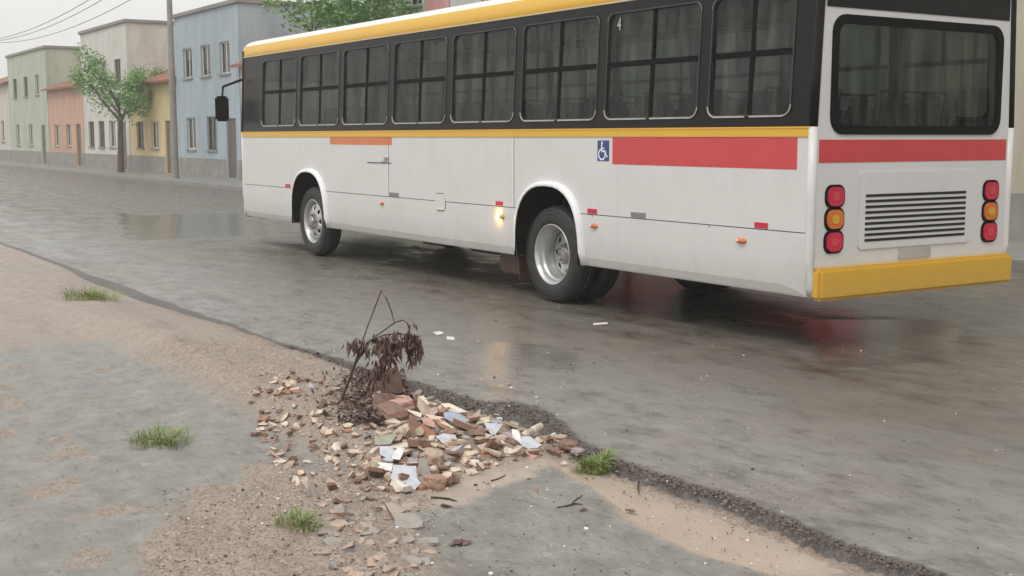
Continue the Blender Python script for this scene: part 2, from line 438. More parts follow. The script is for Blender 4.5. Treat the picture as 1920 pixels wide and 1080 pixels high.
PUD = [(1010, 860), (1060, 856), (1100, 872), (1150, 892), (1200, 915), (1290, 950), (1500, 1020), (1600, 1075), (1450, 1078), (1300, 1034), (1200, 988), (1160, 958), (1130, 932), (1090, 906), (1050, 884)]
MUDZ = [(700, 900), (830, 878), (990, 858), (1040, 868), (1000, 895), (955, 906), (900, 925), (850, 942), (795, 955), (700, 960)]
SOILZ = [(560, 900), (730, 905), (790, 925), (800, 955), (792, 1000), (818, 1040), (812, 1085), (700, 1140), (290, 1140), (235, 1050), (330, 1010), (345, 955), (430, 930), (470, 900)]
def wpoly(P, z=-.06): return np.array([gpt(a, b, z)[:2] for a, b in P])
def sdist(X, Y, P):
    """signed distance to a polygon, positive inside (numpy)"""
    d = np.full(X.shape, 1e9); ins = np.zeros(X.shape, bool); n = len(P)
    for i in range(n):
        ax, ay = P[i]; bx, by = P[(i + 1) % n]; ex, ey = bx - ax, by - ay
        t = np.clip(((X - ax) * ex + (Y - ay) * ey) / (ex * ex + ey * ey), 0, 1)
        d = np.minimum(d, np.hypot(X - ax - t * ex, Y - ay - t * ey))
        if ay != by:
            c = ((ay > Y) != (by > Y)) & (X < (bx - ax) * (Y - ay) / (by - ay) + ax); ins ^= c
    return np.where(ins, d, -d)
WETS = [[(905, 640), (1000, 645), (1090, 665), (1085, 690), (985, 690), (980, 750), (915, 750), (900, 690)], [(1110, 495), (1300, 510), (1300, 605), (1140, 590)],
        [(1500, 600), (1800, 600), (1800, 680), (1550, 690)], [(200, 400), (480, 400), (520, 440), (240, 450)]]
road()
WP, WM, WS = wpoly(PUD), wpoly(MUDZ), wpoly(SOILZ)

def ground_z(x, y):
    """height of the pavement side"""
    z = -.060
    hm = sstep(-5.15, -6.1, x) * sstep(2.55, 2.95, y + .25 * min(0, x + 6.2) * 0) * sstep(4.02, 3.55, y)
    hm *= sstep(-14, -9.5, x)
    z += hm * (.15 + .035 * fbm(x, y, 2.2, 3))
    z += .02 * sstep(-5.0, -5.4, x) * sstep(3.6, 2.9, y)
    sl = sstep(2.62, 2.2, y + .12 * (x + 4.6)) * sstep(-3.6, -4.2, x)
    z += sl * (.05 + .03 * fbm(x, y, 3, 3))
    return z

def pavement_mesh():
    xs = xs_grid(-260, 60, -9.2, -2.6, .018); ys = list(np.arange(1.4, 4.06, .018))
    y = 1.4; s = .018; L = []
    while y > -60: s *= 1.2; y -= s; L.append(y)
    ys = L[::-1] + ys
    X, Y = np.meshgrid(xs, ys, indexing='ij')
    dp, dm, ds = sdist(X, Y, WP), sdist(X, Y, WM), sdist(X, Y, WS)
    V = []; mud = []; soil = []
    for i, x in enumerate(xs):
        for j, y in enumerate(ys):
            near = -9.5 < x < -2 and y > 1
            n1 = fbm(x, y, 3.5, 5) if near else fbm(x, y, .7, 3); n2 = fbm(x, y, 26, 3, 2) if near else 0
            z = ground_z(x, y)
            heap = sstep(-5.25, -5.6, x + .12 * n1) * sstep(2.5, 2.8, y) * sstep(-15, -10, x)
            so = max(sstep(-.06, .06, ds[i, j] + .12 * n1), heap)
            mu = max(sstep(-.04, .04, dm[i, j] + .08 * n1 + .02 * n2), sstep(-.06, .03, dp[i, j] + .04 * n1))
            # a strip of dirt gathers under the broken road edge
            so = max(so, sstep(.26, .14, (edge_y(x) if near else 3.9) - y + .06 * n1) * .9)
            if x < -9 or y < 1.6: so = max(so, sstep(.0, .5, n1 + sstep(-8, -12, x) + .25 * sstep(1.9, 1.2, y) - .2))
            z += .004 * n2 + .012 * so * n2 + .003 * n1
            z -= .022 * sstep(-.03, .08, dp[i, j] + .03 * n1)
            V.append((x, y, z)); mud.append(mu); soil.append(so)
    n = len(ys); Fc = [(i * n + j, (i + 1) * n + j, (i + 1) * n + j + 1, i * n + j + 1) for i in range(len(xs) - 1) for j in range(n - 1)]
    o = mesh_obj('pavement', V, Fc, M['pavement'], smooth=True)
    for nm, d in (('mud', mud), ('soil', soil)):
        at = o.data.attributes.new(nm, 'FLOAT', 'POINT'); at.data.foreach_set('value', d)
    tag(o, 'wet grey concrete pavement smeared with mud and soil', kind='structure')
pavement_mesh()
# muddy water lying in the dip between pavement and road
V = [(x, y, -.070) for x, y in [gpt(a, b, -.07)[:2] for a, b in [(985, 850), (1060, 846), (1130, 868), (1210, 905), (1320, 950), (1560, 1030), (1700, 1079), (1480, 1110), (1180, 1000), (1100, 930), (1030, 884)]]]
tag(mesh_obj('muddy_puddle', V, [tuple(range(len(V)))[::-1]], M['puddle']), 'smooth brown muddy water along the broken road edge', kind='structure')
# land beyond everything and the far pavement
g = MB(); g.box(-262, 62, -80, 120, -2.0, -.14)
tag(g.build('ground', M['ground']), 'bare ground around the street', kind='structure')
g = MB(); g.box(-260, 60, 14.0, 16.6, -.10, .13, bev=.02)
M['farpave'] = mat('far_pavement', (.23, .225, .21), .5, .2, 3, bmp=.1)
tag(g.build('far_pavement', M['farpave']), 'raised concrete pavement across the street', kind='structure')

# ---------------------------------------------------------------- the bus (x: -18.95 front .. -6.75 rear; near side y = 7.15)
BX0, BX1, BY, BW = -18.95, -6.75, 7.15, 2.5
BYF = BY + BW
def inset(z):
    if z < .95: return .09 * (.95 - z) ** 2 + (.02 * ((.52 - z) / .08) ** 2 if z < .52 else 0)
    if z > 1.78: return (z - 1.78) * .045
    return 0
def near(u, v, d): return (u, BY + inset(v) + d, v)
def far(u, v, d): return (u, BYF - inset(v) - d, v)
bus = empty('city_bus', ((BX0 + BX1) / 2, BY + BW / 2, 0), 'white city bus with yellow stripe and dark windows standing on the wet road', 'bus')
bus.location = (0, 0, 0)
WX = [-10.32, -16.32]; AR, AZ, AH = .57, .575, .635
def archpts(cx, r, z0, zc=None, seg=18, flat=0.06):
    """outline of a wheel arch opening from the sill up, right to left"""
    zc = AZ if zc is None else zc
    out = [(cx + r + .01, z0)]
    for k in range(seg + 1):
        a = math.pi * k / seg
        ca, sa = math.cos(a), math.sin(a)
        x = cx + r * math.copysign(abs(ca) ** .80, ca); z = zc + (r * AH / AR) * (abs(sa) ** .80)
        out.append((x, z))
    out.append((cx - r - .01, z0))
    return out
def archx(cx, z, sd):
    q = [p for p in archpts(cx, AR, .44) if (p[0] - cx) * sd > 0]
    for a, b in zip(q, q[1:]):
        if min(a[1], b[1]) <= z <= max(a[1], b[1]) and a[1] != b[1]: return a[0] + (b[0] - a[0]) * (z - a[1]) / (b[1] - a[1])
def grid(x0, x1, z0, z1, dx, dz, off=.013):
    out = []; x = x0 + off
    while x < x1:
        z = z0 + off
        while z < z1: out.append((x, z)); z += dz
        x += dx
    return out
SEAM = .952
# lower skirt and mid panel, broken at the arches
for side, fm in (('n', near), ('f', far)):
    low = [(BX0, .44)]
    for cx in sorted(WX):
        ap = archpts(cx, AR, .44)[::-1]
        low += [p for p in ap if p[1] < SEAM - .004]
        # join across the opening along the seam
    # skirt pieces between arches
    segs = [(BX0, WX[1] - AR), (WX[1] + AR, WX[0] - AR), (WX[0] + AR, BX1)]
    mb = MB()
    for k, (a, b) in enumerate(segs):
        ol = []
        left_arch = k > 0; right_arch = k < 2
        if left_arch:
            ap = [p for p in archpts(WX[1] if k == 1 else WX[0], AR, .44) if p[1] < SEAM - .006 and p[0] > (WX[1] if k == 1 else WX[0])]
            cx = WX[1] if k == 1 else WX[0]
            ol += ap[::-1]          # from seam down to sill
            ol = ol
        else: ol += [(a, SEAM - .004), (a, .44)]
        if right_arch:
            cx = WX[1] if k == 0 else WX[0]
            ap = [p for p in archpts(cx, AR, .44) if p[1] < SEAM - .006 and p[0] < cx]
            ol += ap[::-1]          # sill up to seam
            ol.append((archx(cx, SEAM - .004, -1), SEAM - .004))
        else: ol += [(b, .44), (b, SEAM - .004)]
        if left_arch: ol.append((archx(WX[1] if k == 1 else WX[0], SEAM - .004, 1), SEAM - .004))
        panel(mb, ol, [], fm, .03, grid(a, b, .44, SEAM, .3, .07))
    mb.build('skirt_panel', M['white'], bus)
    ol = [(BX0, 1.70), (BX0, SEAM + .004)]
    for cx in sorted(WX):
        ap = [p for p in archpts(cx, AR, .44) if p[1] > SEAM + .006][::-1]
        ol += [(archx(cx, SEAM + .004, -1), SEAM + .004)] + ap + [(archx(cx, SEAM + .004, 1), SEAM + .004)]
    ol += [(BX1, SEAM + .004), (BX1, 1.70)]
    mb = MB(); panel(mb, ol, [], fm, .03, grid(BX0, BX1, SEAM, 1.7, .4, .25))
    mb.build('side_panel', M['white'], bus)
    # dark backing seen through the seam
    s = 1 if side == 'n' else -1; y0 = BY if side == 'n' else BYF
    mb = MB()
    for a, b in ((BX0 + .02, WX[1] - AR - .03), (WX[1] + AR + .03, WX[0] - AR - .03), (WX[0] + AR + .03, BX1 - .02)):
        mb.box(a, b, min(y0 + s * .031, y0 + s * .036), max(y0 + s * .031, y0 + s * .036), SEAM - .03, SEAM + .03)
    mb.build('seam_gap', M['gap'], bus)
    # yellow waist stripe, slightly proud, with a pressed lip
    mb = MB(); ol = [(BX0, 1.702), (BX1, 1.702), (BX1, 1.782), (BX0, 1.782)]
    panel(mb, ol, [], lambda u, v, d: fm(u, v, d - .008), .03)
    mb.build('waist_stripe', M['yellow'], bus)
    mb = MB(); yy = (y0 - s * .013, y0 - s * .004); mb.box(BX0, BX1, min(yy), max(yy), 1.766, 1.780, bev=.003)
    mb.build('stripe_lip', M['yellow'], bus)
    # wheel arch lips: swept flares, outer edge standing out
    for cx in WX:
        inn = archpts(cx, AR - .005, .445); mb = MB(); ring = []
        prof = [(-.052, .0), (-.050, -.035), (-.034, -.054), (-.006, -.058), (.0, -.054), (.0, -.046), (-.003, -.044)]   # (outward from opening, depth)
        V = []; Fc = []; cen = Vector((cx, AZ))
        npf = len(prof)
        for i, (x, z) in enumerate(inn):
            if i == 0: nrm = Vector((1, 0))
            elif i == len(inn) - 1: nrm = Vector((-1, 0))
            else:
                t = Vector(inn[i + 1]) - Vector(inn[i - 1]); nrm = Vector((t.y, -t.x)).normalized()
            for (o, d) in prof:
                zz = z - nrm.y * o if i not in (0, len(inn) - 1) else z
                V.append(fm(x - nrm.x * o, zz, d))
        for i in range(len(inn) - 1):
            for j in range(npf - 1): Fc.append((i * npf + j, (i + 1) * npf + j, (i + 1) * npf + j + 1, i * npf + j + 1))
        Fc.append(tuple(range(npf))); Fc.append(tuple((len(inn) - 1) * npf + j for j in range(npf)))
        mesh_obj('wheel_arch', V, Fc, M['lip'], bus, True)
        # dark liner
        mb = MB(); L = archpts(cx, AR - .005, .445)
        V = []; Fc = []
        for (x, z) in L:
            for d in (-.046, .75): V.append((x, y0 + s * d, z))
        for i in range(len(L) - 1): Fc.append((2 * i, 2 * i + 1, 2 * i + 3, 2 * i + 2))
        mb.add(V, Fc)
        V = [(x, y0 + s * .75, z) for x, z in L]; mb.add(V, [tuple(range(len(V)))])
        mb.build('arch_liner', M['liner'], bus)

# window band
PIL = [-9.47 - 1.45 * k for k in range(-1, 7)]     # pillar centres
WIN = [(PIL[i + 1] + .06, PIL[i] - .06) for i in range(len(PIL) - 1)]
REARW = (-7.96, -6.98)
HOLES = [rrect(a, b, 1.862, 2.865, .10) for a, b in WIN + [REARW]]
for fm in (near, far):
    mb = MB(); panel(mb, [(BX0, 1.784), (BX1, 1.784), (BX1, 2.95), (BX0, 2.95)], HOLES, fm, .04)
    mb.build('window_band', M['black'], bus)

def make_window(a, b, sgn, fm, first):
    """frame trim, two fixed panes below and two sliding above, divided by bars"""
    w = b - a; mid = a + w * .5; zb, zt, zh = 1.862, 2.865, 2.375
    mb = MB()
    # outer trim: raised bead following the rounded opening
    o = rrect(a + .004, b - .004, zb + .004, zt - .004, .095, 6); i_ = rrect(a + .020, b - .020, zb + .020, zt - .020, .08, 6)
    panel(mb, o, [i_], lambda u, v, d: fm(u, v, d - .006), .03)
    f = mb.build('window', M['trimdark'], bus)
    # highlight along the lower bead, put in as a paler rail in two lengths
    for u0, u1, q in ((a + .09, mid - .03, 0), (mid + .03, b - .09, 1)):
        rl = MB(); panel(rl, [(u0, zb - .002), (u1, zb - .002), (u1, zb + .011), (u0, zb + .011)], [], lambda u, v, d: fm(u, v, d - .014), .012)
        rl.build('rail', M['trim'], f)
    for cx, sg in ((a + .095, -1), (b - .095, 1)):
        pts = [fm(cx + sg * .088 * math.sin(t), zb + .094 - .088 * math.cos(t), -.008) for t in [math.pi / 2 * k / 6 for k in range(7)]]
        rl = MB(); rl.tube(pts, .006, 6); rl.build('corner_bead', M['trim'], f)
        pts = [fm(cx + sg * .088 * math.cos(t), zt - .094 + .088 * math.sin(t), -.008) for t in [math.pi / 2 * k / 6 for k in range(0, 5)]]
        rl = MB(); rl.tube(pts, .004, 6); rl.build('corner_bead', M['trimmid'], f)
    bars = MB()
    inner = lambda u, v, d: fm(u, v, d + .012)
    for r_ in ((a + .02, b - .02, zh - .022, zh + .022),) if sgn < 0 else ((a + .02, b - .02, zh - .025, zh + .025), (mid - .022, mid + .022, zb + .02, zh - .022), (mid - .016, mid + .016, zh + .025, zt - .02)):
        panel(bars, [(r_[0], r_[2]), (r_[1], r_[2]), (r_[1], r_[3]), (r_[0], r_[3])], [], inner, .022)
    bars.build('divider', M['rubber'], f)
    for (u0, u1, v0, v1, dd) in ((a + .018, mid, zb + .018, zh, .020), (mid, b - .018, zb + .018, zh, .020), (a + .018, mid + .02, zh, zt - .018, .018), (mid - .02, b - .018, zh, zt - .018, .026)):
        pn = MB(); ol = [(u0, v0), (u1, v0), (u1, v1), (u0, v1)]
        # each pane sits a hair off true, as real glazing does
        tl = random.uniform(-.003, .003)
        panel(pn, ol, [], lambda u, v, d: fm(u, v, d + dd + tl * (u - u0)), .004)
        pn.build('pane', M['glass'], f)
    return f
for a, b in WIN: make_window(a, b, 1, near, 0)
make_window(*REARW, 1, near, 0)
for a, b in WIN + [REARW]: make_window(a, b, -1, far, 0)
# blind drawn across part of one pane, and a small white seat number
mb = MB(); panel(mb, [(-12.88, 2.58), (-12.52, 2.58), (-12.52, 2.80), (-12.74, 2.80), (-12.74, 2.765), (-12.88, 2.765)], [], lambda u, v, d: near(u, v, d + .034), .002)
mb.build('paper_notice', mat('paper_notice', (.42, .45, .45), .7, .08), bus)
mb = MB(); text_mb(mb, '4', .12, lambda u, v, d: near(-9.28 + u * .72, 2.69 + v, .008)); mb.build('window_number', M['trim'], bus)

# yellow cove and roof
def roof():
    prof = [(-.001, 2.95), (.004, 2.965), (.0, 2.972), (.006, 3.03), (.018, 3.085), (.040, 3.125)]
    top = [(.040, 3.125), (.062, 3.150), (.095, 3.175), (.14, 3.195), (.25, 3.225), (.6, 3.27), (BW / 2, 3.29)]
    ins = inset(2.95)
    mb = MB(); V = []; Fc = []
    for sgn in (0, 1):
        for X in (BX0, BX1):
            for o, z in prof: V.append((X, (BY + ins + o) if sgn == 0 else (BYF - ins - o), z))
    n = len(prof)
    for sgn in (0, 1):
        k = sgn * 2 * n
        for i in range(n - 1):
            q = (k + i, k + n + i, k + n + i + 1, k + i + 1); Fc.append(q if sgn == 0 else q[::-1])
    mb.add(V, Fc); mb.build('roof_cove', M['yellow'], bus, True)
    pts = [(BY + ins + o, z) for o, z in top] + [(BYF - ins - o, z) for o, z in top[::-1][1:]]
    V = []; n = len(pts)
    for X in (BX0, BX1):
        for y, z in pts: V.append((X, y, z))
    Fc = [(i, n + i, n + i + 1, i + 1) for i in range(n - 1)]
    mesh_obj('roof', V, Fc, M['roofwhite'], bus, True)
    mb = MB(); mb.box(BX0, BX1, BY + ins - .012, BY + ins - .002, 2.944, 2.958, bev=.003); mb.build('drip_rail', mat('drip_rail', (.55, .48, .36), .4, .1), bus)
    for hx0 in (-15.4, -9.6):
        mb = MB(); mb.box(hx0 - .35, hx0 + .35, BY + .95, BY + 1.55, 3.27, 3.345, bev=.03); mb.build('roof_hatch', M['roofwhite'], bus)
roof()

# bead seams and small fittings on the near side
def nbox(mb, x0, x1, z0, z1, proud, back=.001, mi=0):
    panel(mb, [(x0, z0), (x1, z0), (x1, z1), (x0, z1)], [], lambda u, v, d: near(u, v, d - proud), proud + back, mi=mi)
for xs_ in (-13.87, -10.975):
    mb = MB(); nbox(mb, xs_ - .016, xs_, SEAM + .004, 1.70 if xs_ > -12 else 1.598, .004); mb.build('joint_bead', M['bright'], bus)
    mb = MB(); nbox(mb, xs_ + .001, xs_ + .008, SEAM + .004, 1.78, .002); mb.build('joint_gap', M['gap'], bus)
for xs_, z1 in ((-13.53, .70), (-9.575, .948), (-7.9, .948)):
    mb = MB(); nbox(mb, xs_ - .004, xs_ + .005, .445, z1, .0015); mb.build('joint_gap', M['gap'], bus)
mb = MB(); nbox(mb, -9.66, -9.58, SEAM - .004, SEAM + .002, .002); mb.build('joint_gap', M['gap'], bus)
for x0, x1, m_ in ((-11.33, -11.19, 'redrefl'), (-9.65, -9.50, 'redrefl'), (-13.84, -13.60, 'grey'), (-8.97, -8.76, 'grey'), (-17.2, -17.02, 'redrefl'), (-7.35, -7.20, 'redrefl')):
    mb = MB(); nbox(mb, x0, x1, .962, 1.008, .006); mb.build('side_reflector', M[m_], bus)
# fuel flap: raised plate with a paler lower hinge
mb = MB(); nbox(mb, -12.67, -12.44, .868, 1.040, .007); fl = mb.build('fuel_flap', M['white'], bus)
mb = MB(); nbox(mb, -12.645, -12.47, .852, .866, .016); mb.build('hinge', M['bright'], fl)
mb = MB(); nbox(mb, -12.438, -12.430, .862, .955, .003); mb.build('flap_gap', M['gap'], fl)
mb = MB(); nbox(mb, -12.65, -12.47, 1.041, 1.048, .004); mb.build('flap_gap', M['gap'], fl)
mb = MB(); nbox(mb, -12.64, -12.46, .842, .849, .004); mb.build('flap_gap', M['gap'], fl)
# side lamps
def side_lamp(cx, cz, lit, w=.055, h=.026):
    mb = MB(); bm = bmesh.new(); bmesh.ops.create_uvsphere(bm, u_segments=20, v_segments=12, radius=1)
    for v in bm.verts: v.co = Vector((cx + v.co.x * w, BY + inset(cz) - .006 + v.co.y * .028, cz + v.co.z * h))
    mb.bm(bm); l = mb.build('side_marker_lamp', M['amber'] if not lit else M['amberd'], bus, True)
    if lit:
        mb = MB(); bm = bmesh.new(); bmesh.ops.create_uvsphere(bm, u_segments=16, v_segments=10, radius=1)
        for v in bm.verts: v.co = Vector((cx - .035 + v.co.x * .026, BY + inset(cz) - .022 + v.co.y * .018, cz + v.co.z * .022))
        mb.bm(bm); mb.build('lit_bulb', M['lampon'], l, True)
    else:
        mb = MB(); bm = bmesh.new(); bmesh.ops.create_uvsphere(bm, u_segments=12, v_segments=8, radius=1)
        for v in bm.verts: v.co = Vector((cx - .02 + v.co.x * .013, BY + inset(cz) - .030 + v.co.y * .006, cz + .004 + v.co.z * .009))
        mb.bm(bm); mb.build('bulb', M['mark'], l, True)
side_lamp(-11.215, .843, True)
side_lamp(-9.545, .843, False, .060, .024)
side_lamp(-14.05, .86, False, .04, .022)
side_lamp(-7.5, .843, False, .060, .024)
# coloured blocks
mb = MB(); nbox(mb, -9.265, -6.90, 1.445, 1.698, .002); mb.build('red_block', M['red'], bus)
mb = MB(); nbox(mb, -15.6, -13.765, 1.60, 1.698, .002); mb.build('orange_block', M['orange'], bus)
mb = MB(); nbox(mb, -14.45, -13.79, 1.368, 1.380, .006)
text_mb(mb, '00R', .045, lambda u, v, d: near(-13.985 + u * 1.45, 1.402 + v, -.006)); nbox(mb, -14.05, -13.87, 1.388, 1.395, .006)
mb.build('fleet_number', M['ink'], bus)
# wheelchair access sign
s_ = MB(); nbox(s_, -9.498, -9.318, 1.472, 1.668, .003); sg = s_.build('access_sign', M['blue'], bus)
mb = MB(); ox, oz = -9.498, 1.472
def sp(u, v, d): return near(ox + u * .18, oz + v * .196, d - .0045)
def strip(a, b, w):
    a, b = Vector(a), Vector(b); t = (b - a).normalized(); n = Vector((-t.y, t.x)) * w / 2
    panel(mb, [a - n, b - n, b + n, a + n], [], sp, .001)
def ringp(cx, cy, r0, r1, a0, a1, seg=20):
    o = [(cx + r1 * math.cos(R(a0 + (a1 - a0) * k / seg)), cy + r1 * .92 * math.sin(R(a0 + (a1 - a0) * k / seg))) for k in range(seg + 1)]
    i = [(cx + r0 * math.cos(R(a0 + (a1 - a0) * k / seg)), cy + r0 * .92 * math.sin(R(a0 + (a1 - a0) * k / seg))) for k in range(seg + 1)]
    panel(mb, o + i[::-1], [], sp, .001)
panel(mb, [(.40 + .075 * math.cos(t), .88 + .07 * math.sin(t)) for t in [2 * math.pi * k / 12 for k in range(12)]], [], sp, .001)
strip((.38, .82), (.38, .47), .10); strip((.36, .62), (.60, .62), .07); strip((.36, .48), (.70, .48), .09)
strip((.68, .50), (.80, .20), .09); strip((.76, .22), (.90, .24), .08); ringp(.40, .33, .235, .32, 105, 385)
mb.build('wheelchair_symbol', M['mark'], sg)

# ends
for X, s in ((BX1, 1), (BX0, -1)):
    def endm(u, v, d, X=X, s=s): return (X - s * d + s * .0, u, v)
    ins = lambda z: inset(z)
    ol = []
    zs = [.44, .50, .60, .75, .95, 1.78, 2.95, 3.05, 3.12, 3.175]
    oo = [inset(.44), inset(.5), inset(.6), inset(.75), 0, 0, inset(2.95), .06, .08, .147]
    ol = [(BY + o, z) for z, o in zip(zs, oo)] + [(BY + .65, 3.27), (BYF - .65, 3.27)] + [(BYF - o, z) for z, o in zip(zs[::-1], oo[::-1])]
    hole = rrect(BY + .22, BYF - .22, (1.75 if s > 0 else 1.25), 2.62, .12)
    mb = MB(); panel(mb, ol, [hole], endm, .04); mb.build('rear_panel' if s > 0 else 'front_panel', M['white'], bus)
    mb = MB(); panel(mb, rrect(BY + .19, BYF - .19, (1.72 if s > 0 else 1.22), 2.65, .14), [rrect(BY + .26, BYF - .26, (1.79 if s > 0 else 1.29), 2.58, .09)], lambda u, v, d: endm(u, v, d - .012), .02)
    wd = mb.build('rear_window' if s > 0 else 'windscreen', M['rubber'], bus)
    mb = MB(); panel(mb, rrect(BY + .23, BYF - .23, (1.76 if s > 0 else 1.26), 2.61, .11), [], lambda u, v, d: endm(u, v, d + .004), .006); mb.build('pane', M['glass'], wd)
    mb = MB(); mb.box(X - .02 if s > 0 else X - .10, X + .10 if s > 0 else X + .02, BY + .03, BYF - .03, .42, .68, bev=.03); mb.build('bumper', M['yellow'], bus)
    mb = MB()
    panel(mb, [(BY + .12, 2.70), (BYF - .12, 2.70), (BYF - .12, 2.93), (BY + .12, 2.93)], [], lambda u, v, d: endm(u, v, d - .006), .004); mb.build('destination_board', M['black'], bus)
    if s > 0:
        mb = MB(); panel(mb, [(BY + .08, 1.50), (BYF - .08, 1.50), (BYF - .08, 1.68), (BY + .08, 1.68)], [], lambda u, v, d: endm(u, v, d - .003), .003); mb.build('red_band', M['red'], bus)
        mb = MB()
        panel(mb, rrect(BY + .55, BYF - .55, .80, 1.42, .04), [], lambda u, v, d: endm(u, v, d - .012), .010)
        eg = mb.build('engine_cover', M['white'], bus)
        mb = MB()
        for k in range(9): panel(mb, [(BY + .62, .86 + k * .045), (BYF - .62, .86 + k * .045), (BYF - .62, .882 + k * .045), (BY + .62, .882 + k * .045)], [], lambda u, v, d: endm(u, v, d - .016), .004)
        mb.build('vent_slats', M['dark'], eg)
        for y_ in (BY + .18, BYF - .36):
            for z_, m_ in ((.80, 'redrefl'), (.98, 'amber'), (1.16, 'redrefl')):
                mb = MB(); panel(mb, rrect(y_, y_ + .18, z_, z_ + .15, .06), [], lambda u, v, d: endm(u, v, d - .022), .02); tl_ = mb.build('tail_lamp', M[m_], bus)
                mb = MB(); panel(mb, rrect(y_ - .02, y_ + .20, z_ - .018, z_ + .168, .07), [], lambda u, v, d: endm(u, v, d - .010), .01); mb.build('bezel', M['rubber'], tl_)
                mb = MB(); panel(mb, rrect(y_ + .05, y_ + .13, z_ + .04, z_ + .11, .03), [], lambda u, v, d: endm(u, v, d - .026), .004); mb.build('reflector', M['amberd' if m_ == 'amber' else 'red'], tl_)
        mb = MB(); panel(mb, rrect(BY + 1.05, BY + 1.45, .70, .79, .01), [], lambda u, v, d: endm(u, v, d - .01), .01); mb.build('number_plate', M['trim'], bus)
    else:
        for y_ in (BY + .2, BYF - .5):
            mb = MB(); panel(mb, rrect(y_, y_ + .3, .78, .98, .06), [], lambda u, v, d: endm(u, v, d - .02), .02); mb.build('headlight', M['mark'], bus)
        mb = MB(); mb.tube([(X + .1, BY - .02, 2.6), (X - .25, BY - .2, 2.5), (X - .25, BY - .22, 2.3)], .02); mb.box(X - .28, X - .2, BY - .34, BY - .12, 1.95, 2.35, bev=.03); mb.build('side_mirror', M['rubber'], bus)

for X in (BX1 - .012, BX0 + .012):
    for y0, s in ((BY, 1), (BYF, -1)):
        mb = MB(); zz = [.46, .52, .6, .75, .95, 1.2, 1.78]; mb.tube([(X, y0 + s * (inset(z) + .022), z) for z in zz], .036, 14); mb.build('corner_post', M['white'], bus, True)
        mb = MB(); zz = [1.78, 2.2, 2.6, 2.95, 3.05]; mb.tube([(X, y0 + s * (inset(min(z, 2.95)) + .022), z) for z in zz], .036, 14); mb.build('corner_post', M['black'], bus, True)
# interior and underbody
mb = MB(); mb.box(BX0 + .05, BX1 - .05, BY + .80, BYF - .80, .88, .93); mb.box(BX0 + .05, BX1 - .05, BY + .10, BYF - .10, 3.10, 3.13)
for a_, b_ in ((BX0 + .05, WX[1] - .68), (WX[1] + .68, WX[0] - .68), (WX[0] + .68, BX1 - .05)):
    mb.box(a_, b_, BY + .05, BY + .798, .881, .931); mb.box(a_, b_, BYF - .798, BYF - .05, .881, .931)
    mb.box(a_, b_, BY + .042, BY + .06, .94, 1.83); mb.box(a_, b_, BYF - .06, BYF - .042, .94, 1.83)
for cx in WX:      # boxed in over each wheel
    for ya, yb, yw in ((BY + .042, BY + .80, BY + .78), (BYF - .80, BYF - .042, BYF - .80)):
        mb.box(cx - .679, cx + .679, ya, yb, 1.27, 1.30)
        mb.box(cx - .679, cx + .679, yw, yw + .02, .94, 1.269)
    mb.box(cx - .679, cx + .679, BY + .042, BY + .06, 1.301, 1.83); mb.box(cx - .679, cx + .679, BYF - .06, BYF - .042, 1.301, 1.83)
mb.build('interior_lining', M['interior'], bus)
def seat(x, y):
    mb = MB(); mb.box(x - .22, x + .20, y - .44, y + .44, 1.33, 1.42, bev=.03)
    for dy in (-.22, .22):
        mb.box(x + .16, x + .27, y + dy - .20, y + dy + .20, 1.40, 2.00, bev=.045)
        mb.box(x + .17, x + .25, y + dy - .13, y + dy + .13, 2.0, 2.09, bev=.03)
    mb.tube([(x + .22, y - .42, 1.95), (x + .22, y - .44, 2.10), (x + .22, y + .44, 2.10), (x + .22, y + .42, 1.95)], .013, 6, mi=0)
    mb.box(x - .05, x + .05, y - .05, y + .05, .93, 1.33)
    return mb.build('passenger_seat', [M['seat'], M['pole']], bus)
s0 = None
for k in range(13):
    for y_ in (BY + .56, BYF - .56):
        x_ = -7.6 - k * .80
        if s0 is None: s0 = seat(0, 0); o = s0
        else: o = s0.copy(); C.objects.link(o); o.parent = bus
        o.location = (x_, y_, 0)
for k in range(6):
    for y_ in (BY + 1.03, BYF - 1.03):
        mb = MB(); mb.tube([(-7.9 - k * 1.6, y_, .93), (-7.9 - k * 1.6, y_, 3.1)], .016, 8); mb.build('hand_pole', M['seat'], bus)
for y_ in (BY + .95, BYF - .95):
    mb = MB(); mb.tube([(BX0 + 1.5, y_, 2.78), (BX1 - .4, y_, 2.78)], .018, 8); mb.build('ceiling_rail', M['pole'], bus)
mb = MB()
mb.box(BX0 + .1, BX1 - .1, BY + .80, BYF - .80, .60, .87)
for a_, b_ in ((BX0 + .1, WX[1] - .68), (WX[1] + .68, WX[0] - .68), (WX[0] + .68, BX1 - .1)):
    mb.box(a_, b_, BY + .12, BY + .798, .60, .88); mb.box(a_, b_, BYF - .798, BYF - .12, .60, .88)
mb.box(BX0 + 1, BX1 - .4, BY + .75, BY + .90, .46, .60); mb.box(BX0 + 1, BX1 - .4, BYF - .90, BYF - .75, .46, .60)
for cx in WX: mb.tube([(cx, BY + .3, .5), (cx, BYF - .3, .5)], .09, 12)
mb.build('chassis', M['dark'], bus)
for x0, x1, y0, y1, z0 in ((-13.35, -12.75, BY + .15, BY + .7, .39), (-12.45, -11.8, BY + .3, BY + 1.0, .36), (-9.2, -8.2, BY + .8, BY + 1.7, .34)):
    mb = MB(); mb.box(x0, x1, y0, y1, z0, .60, bev=.03); mb.build('underbody_tank', M['dark'], bus)
mb = MB(); mb.box(-11.62, -11.10, BY + .22, BY + .60, .19, .58, bev=.03); mb.build('battery_box', M['rust'], bus)
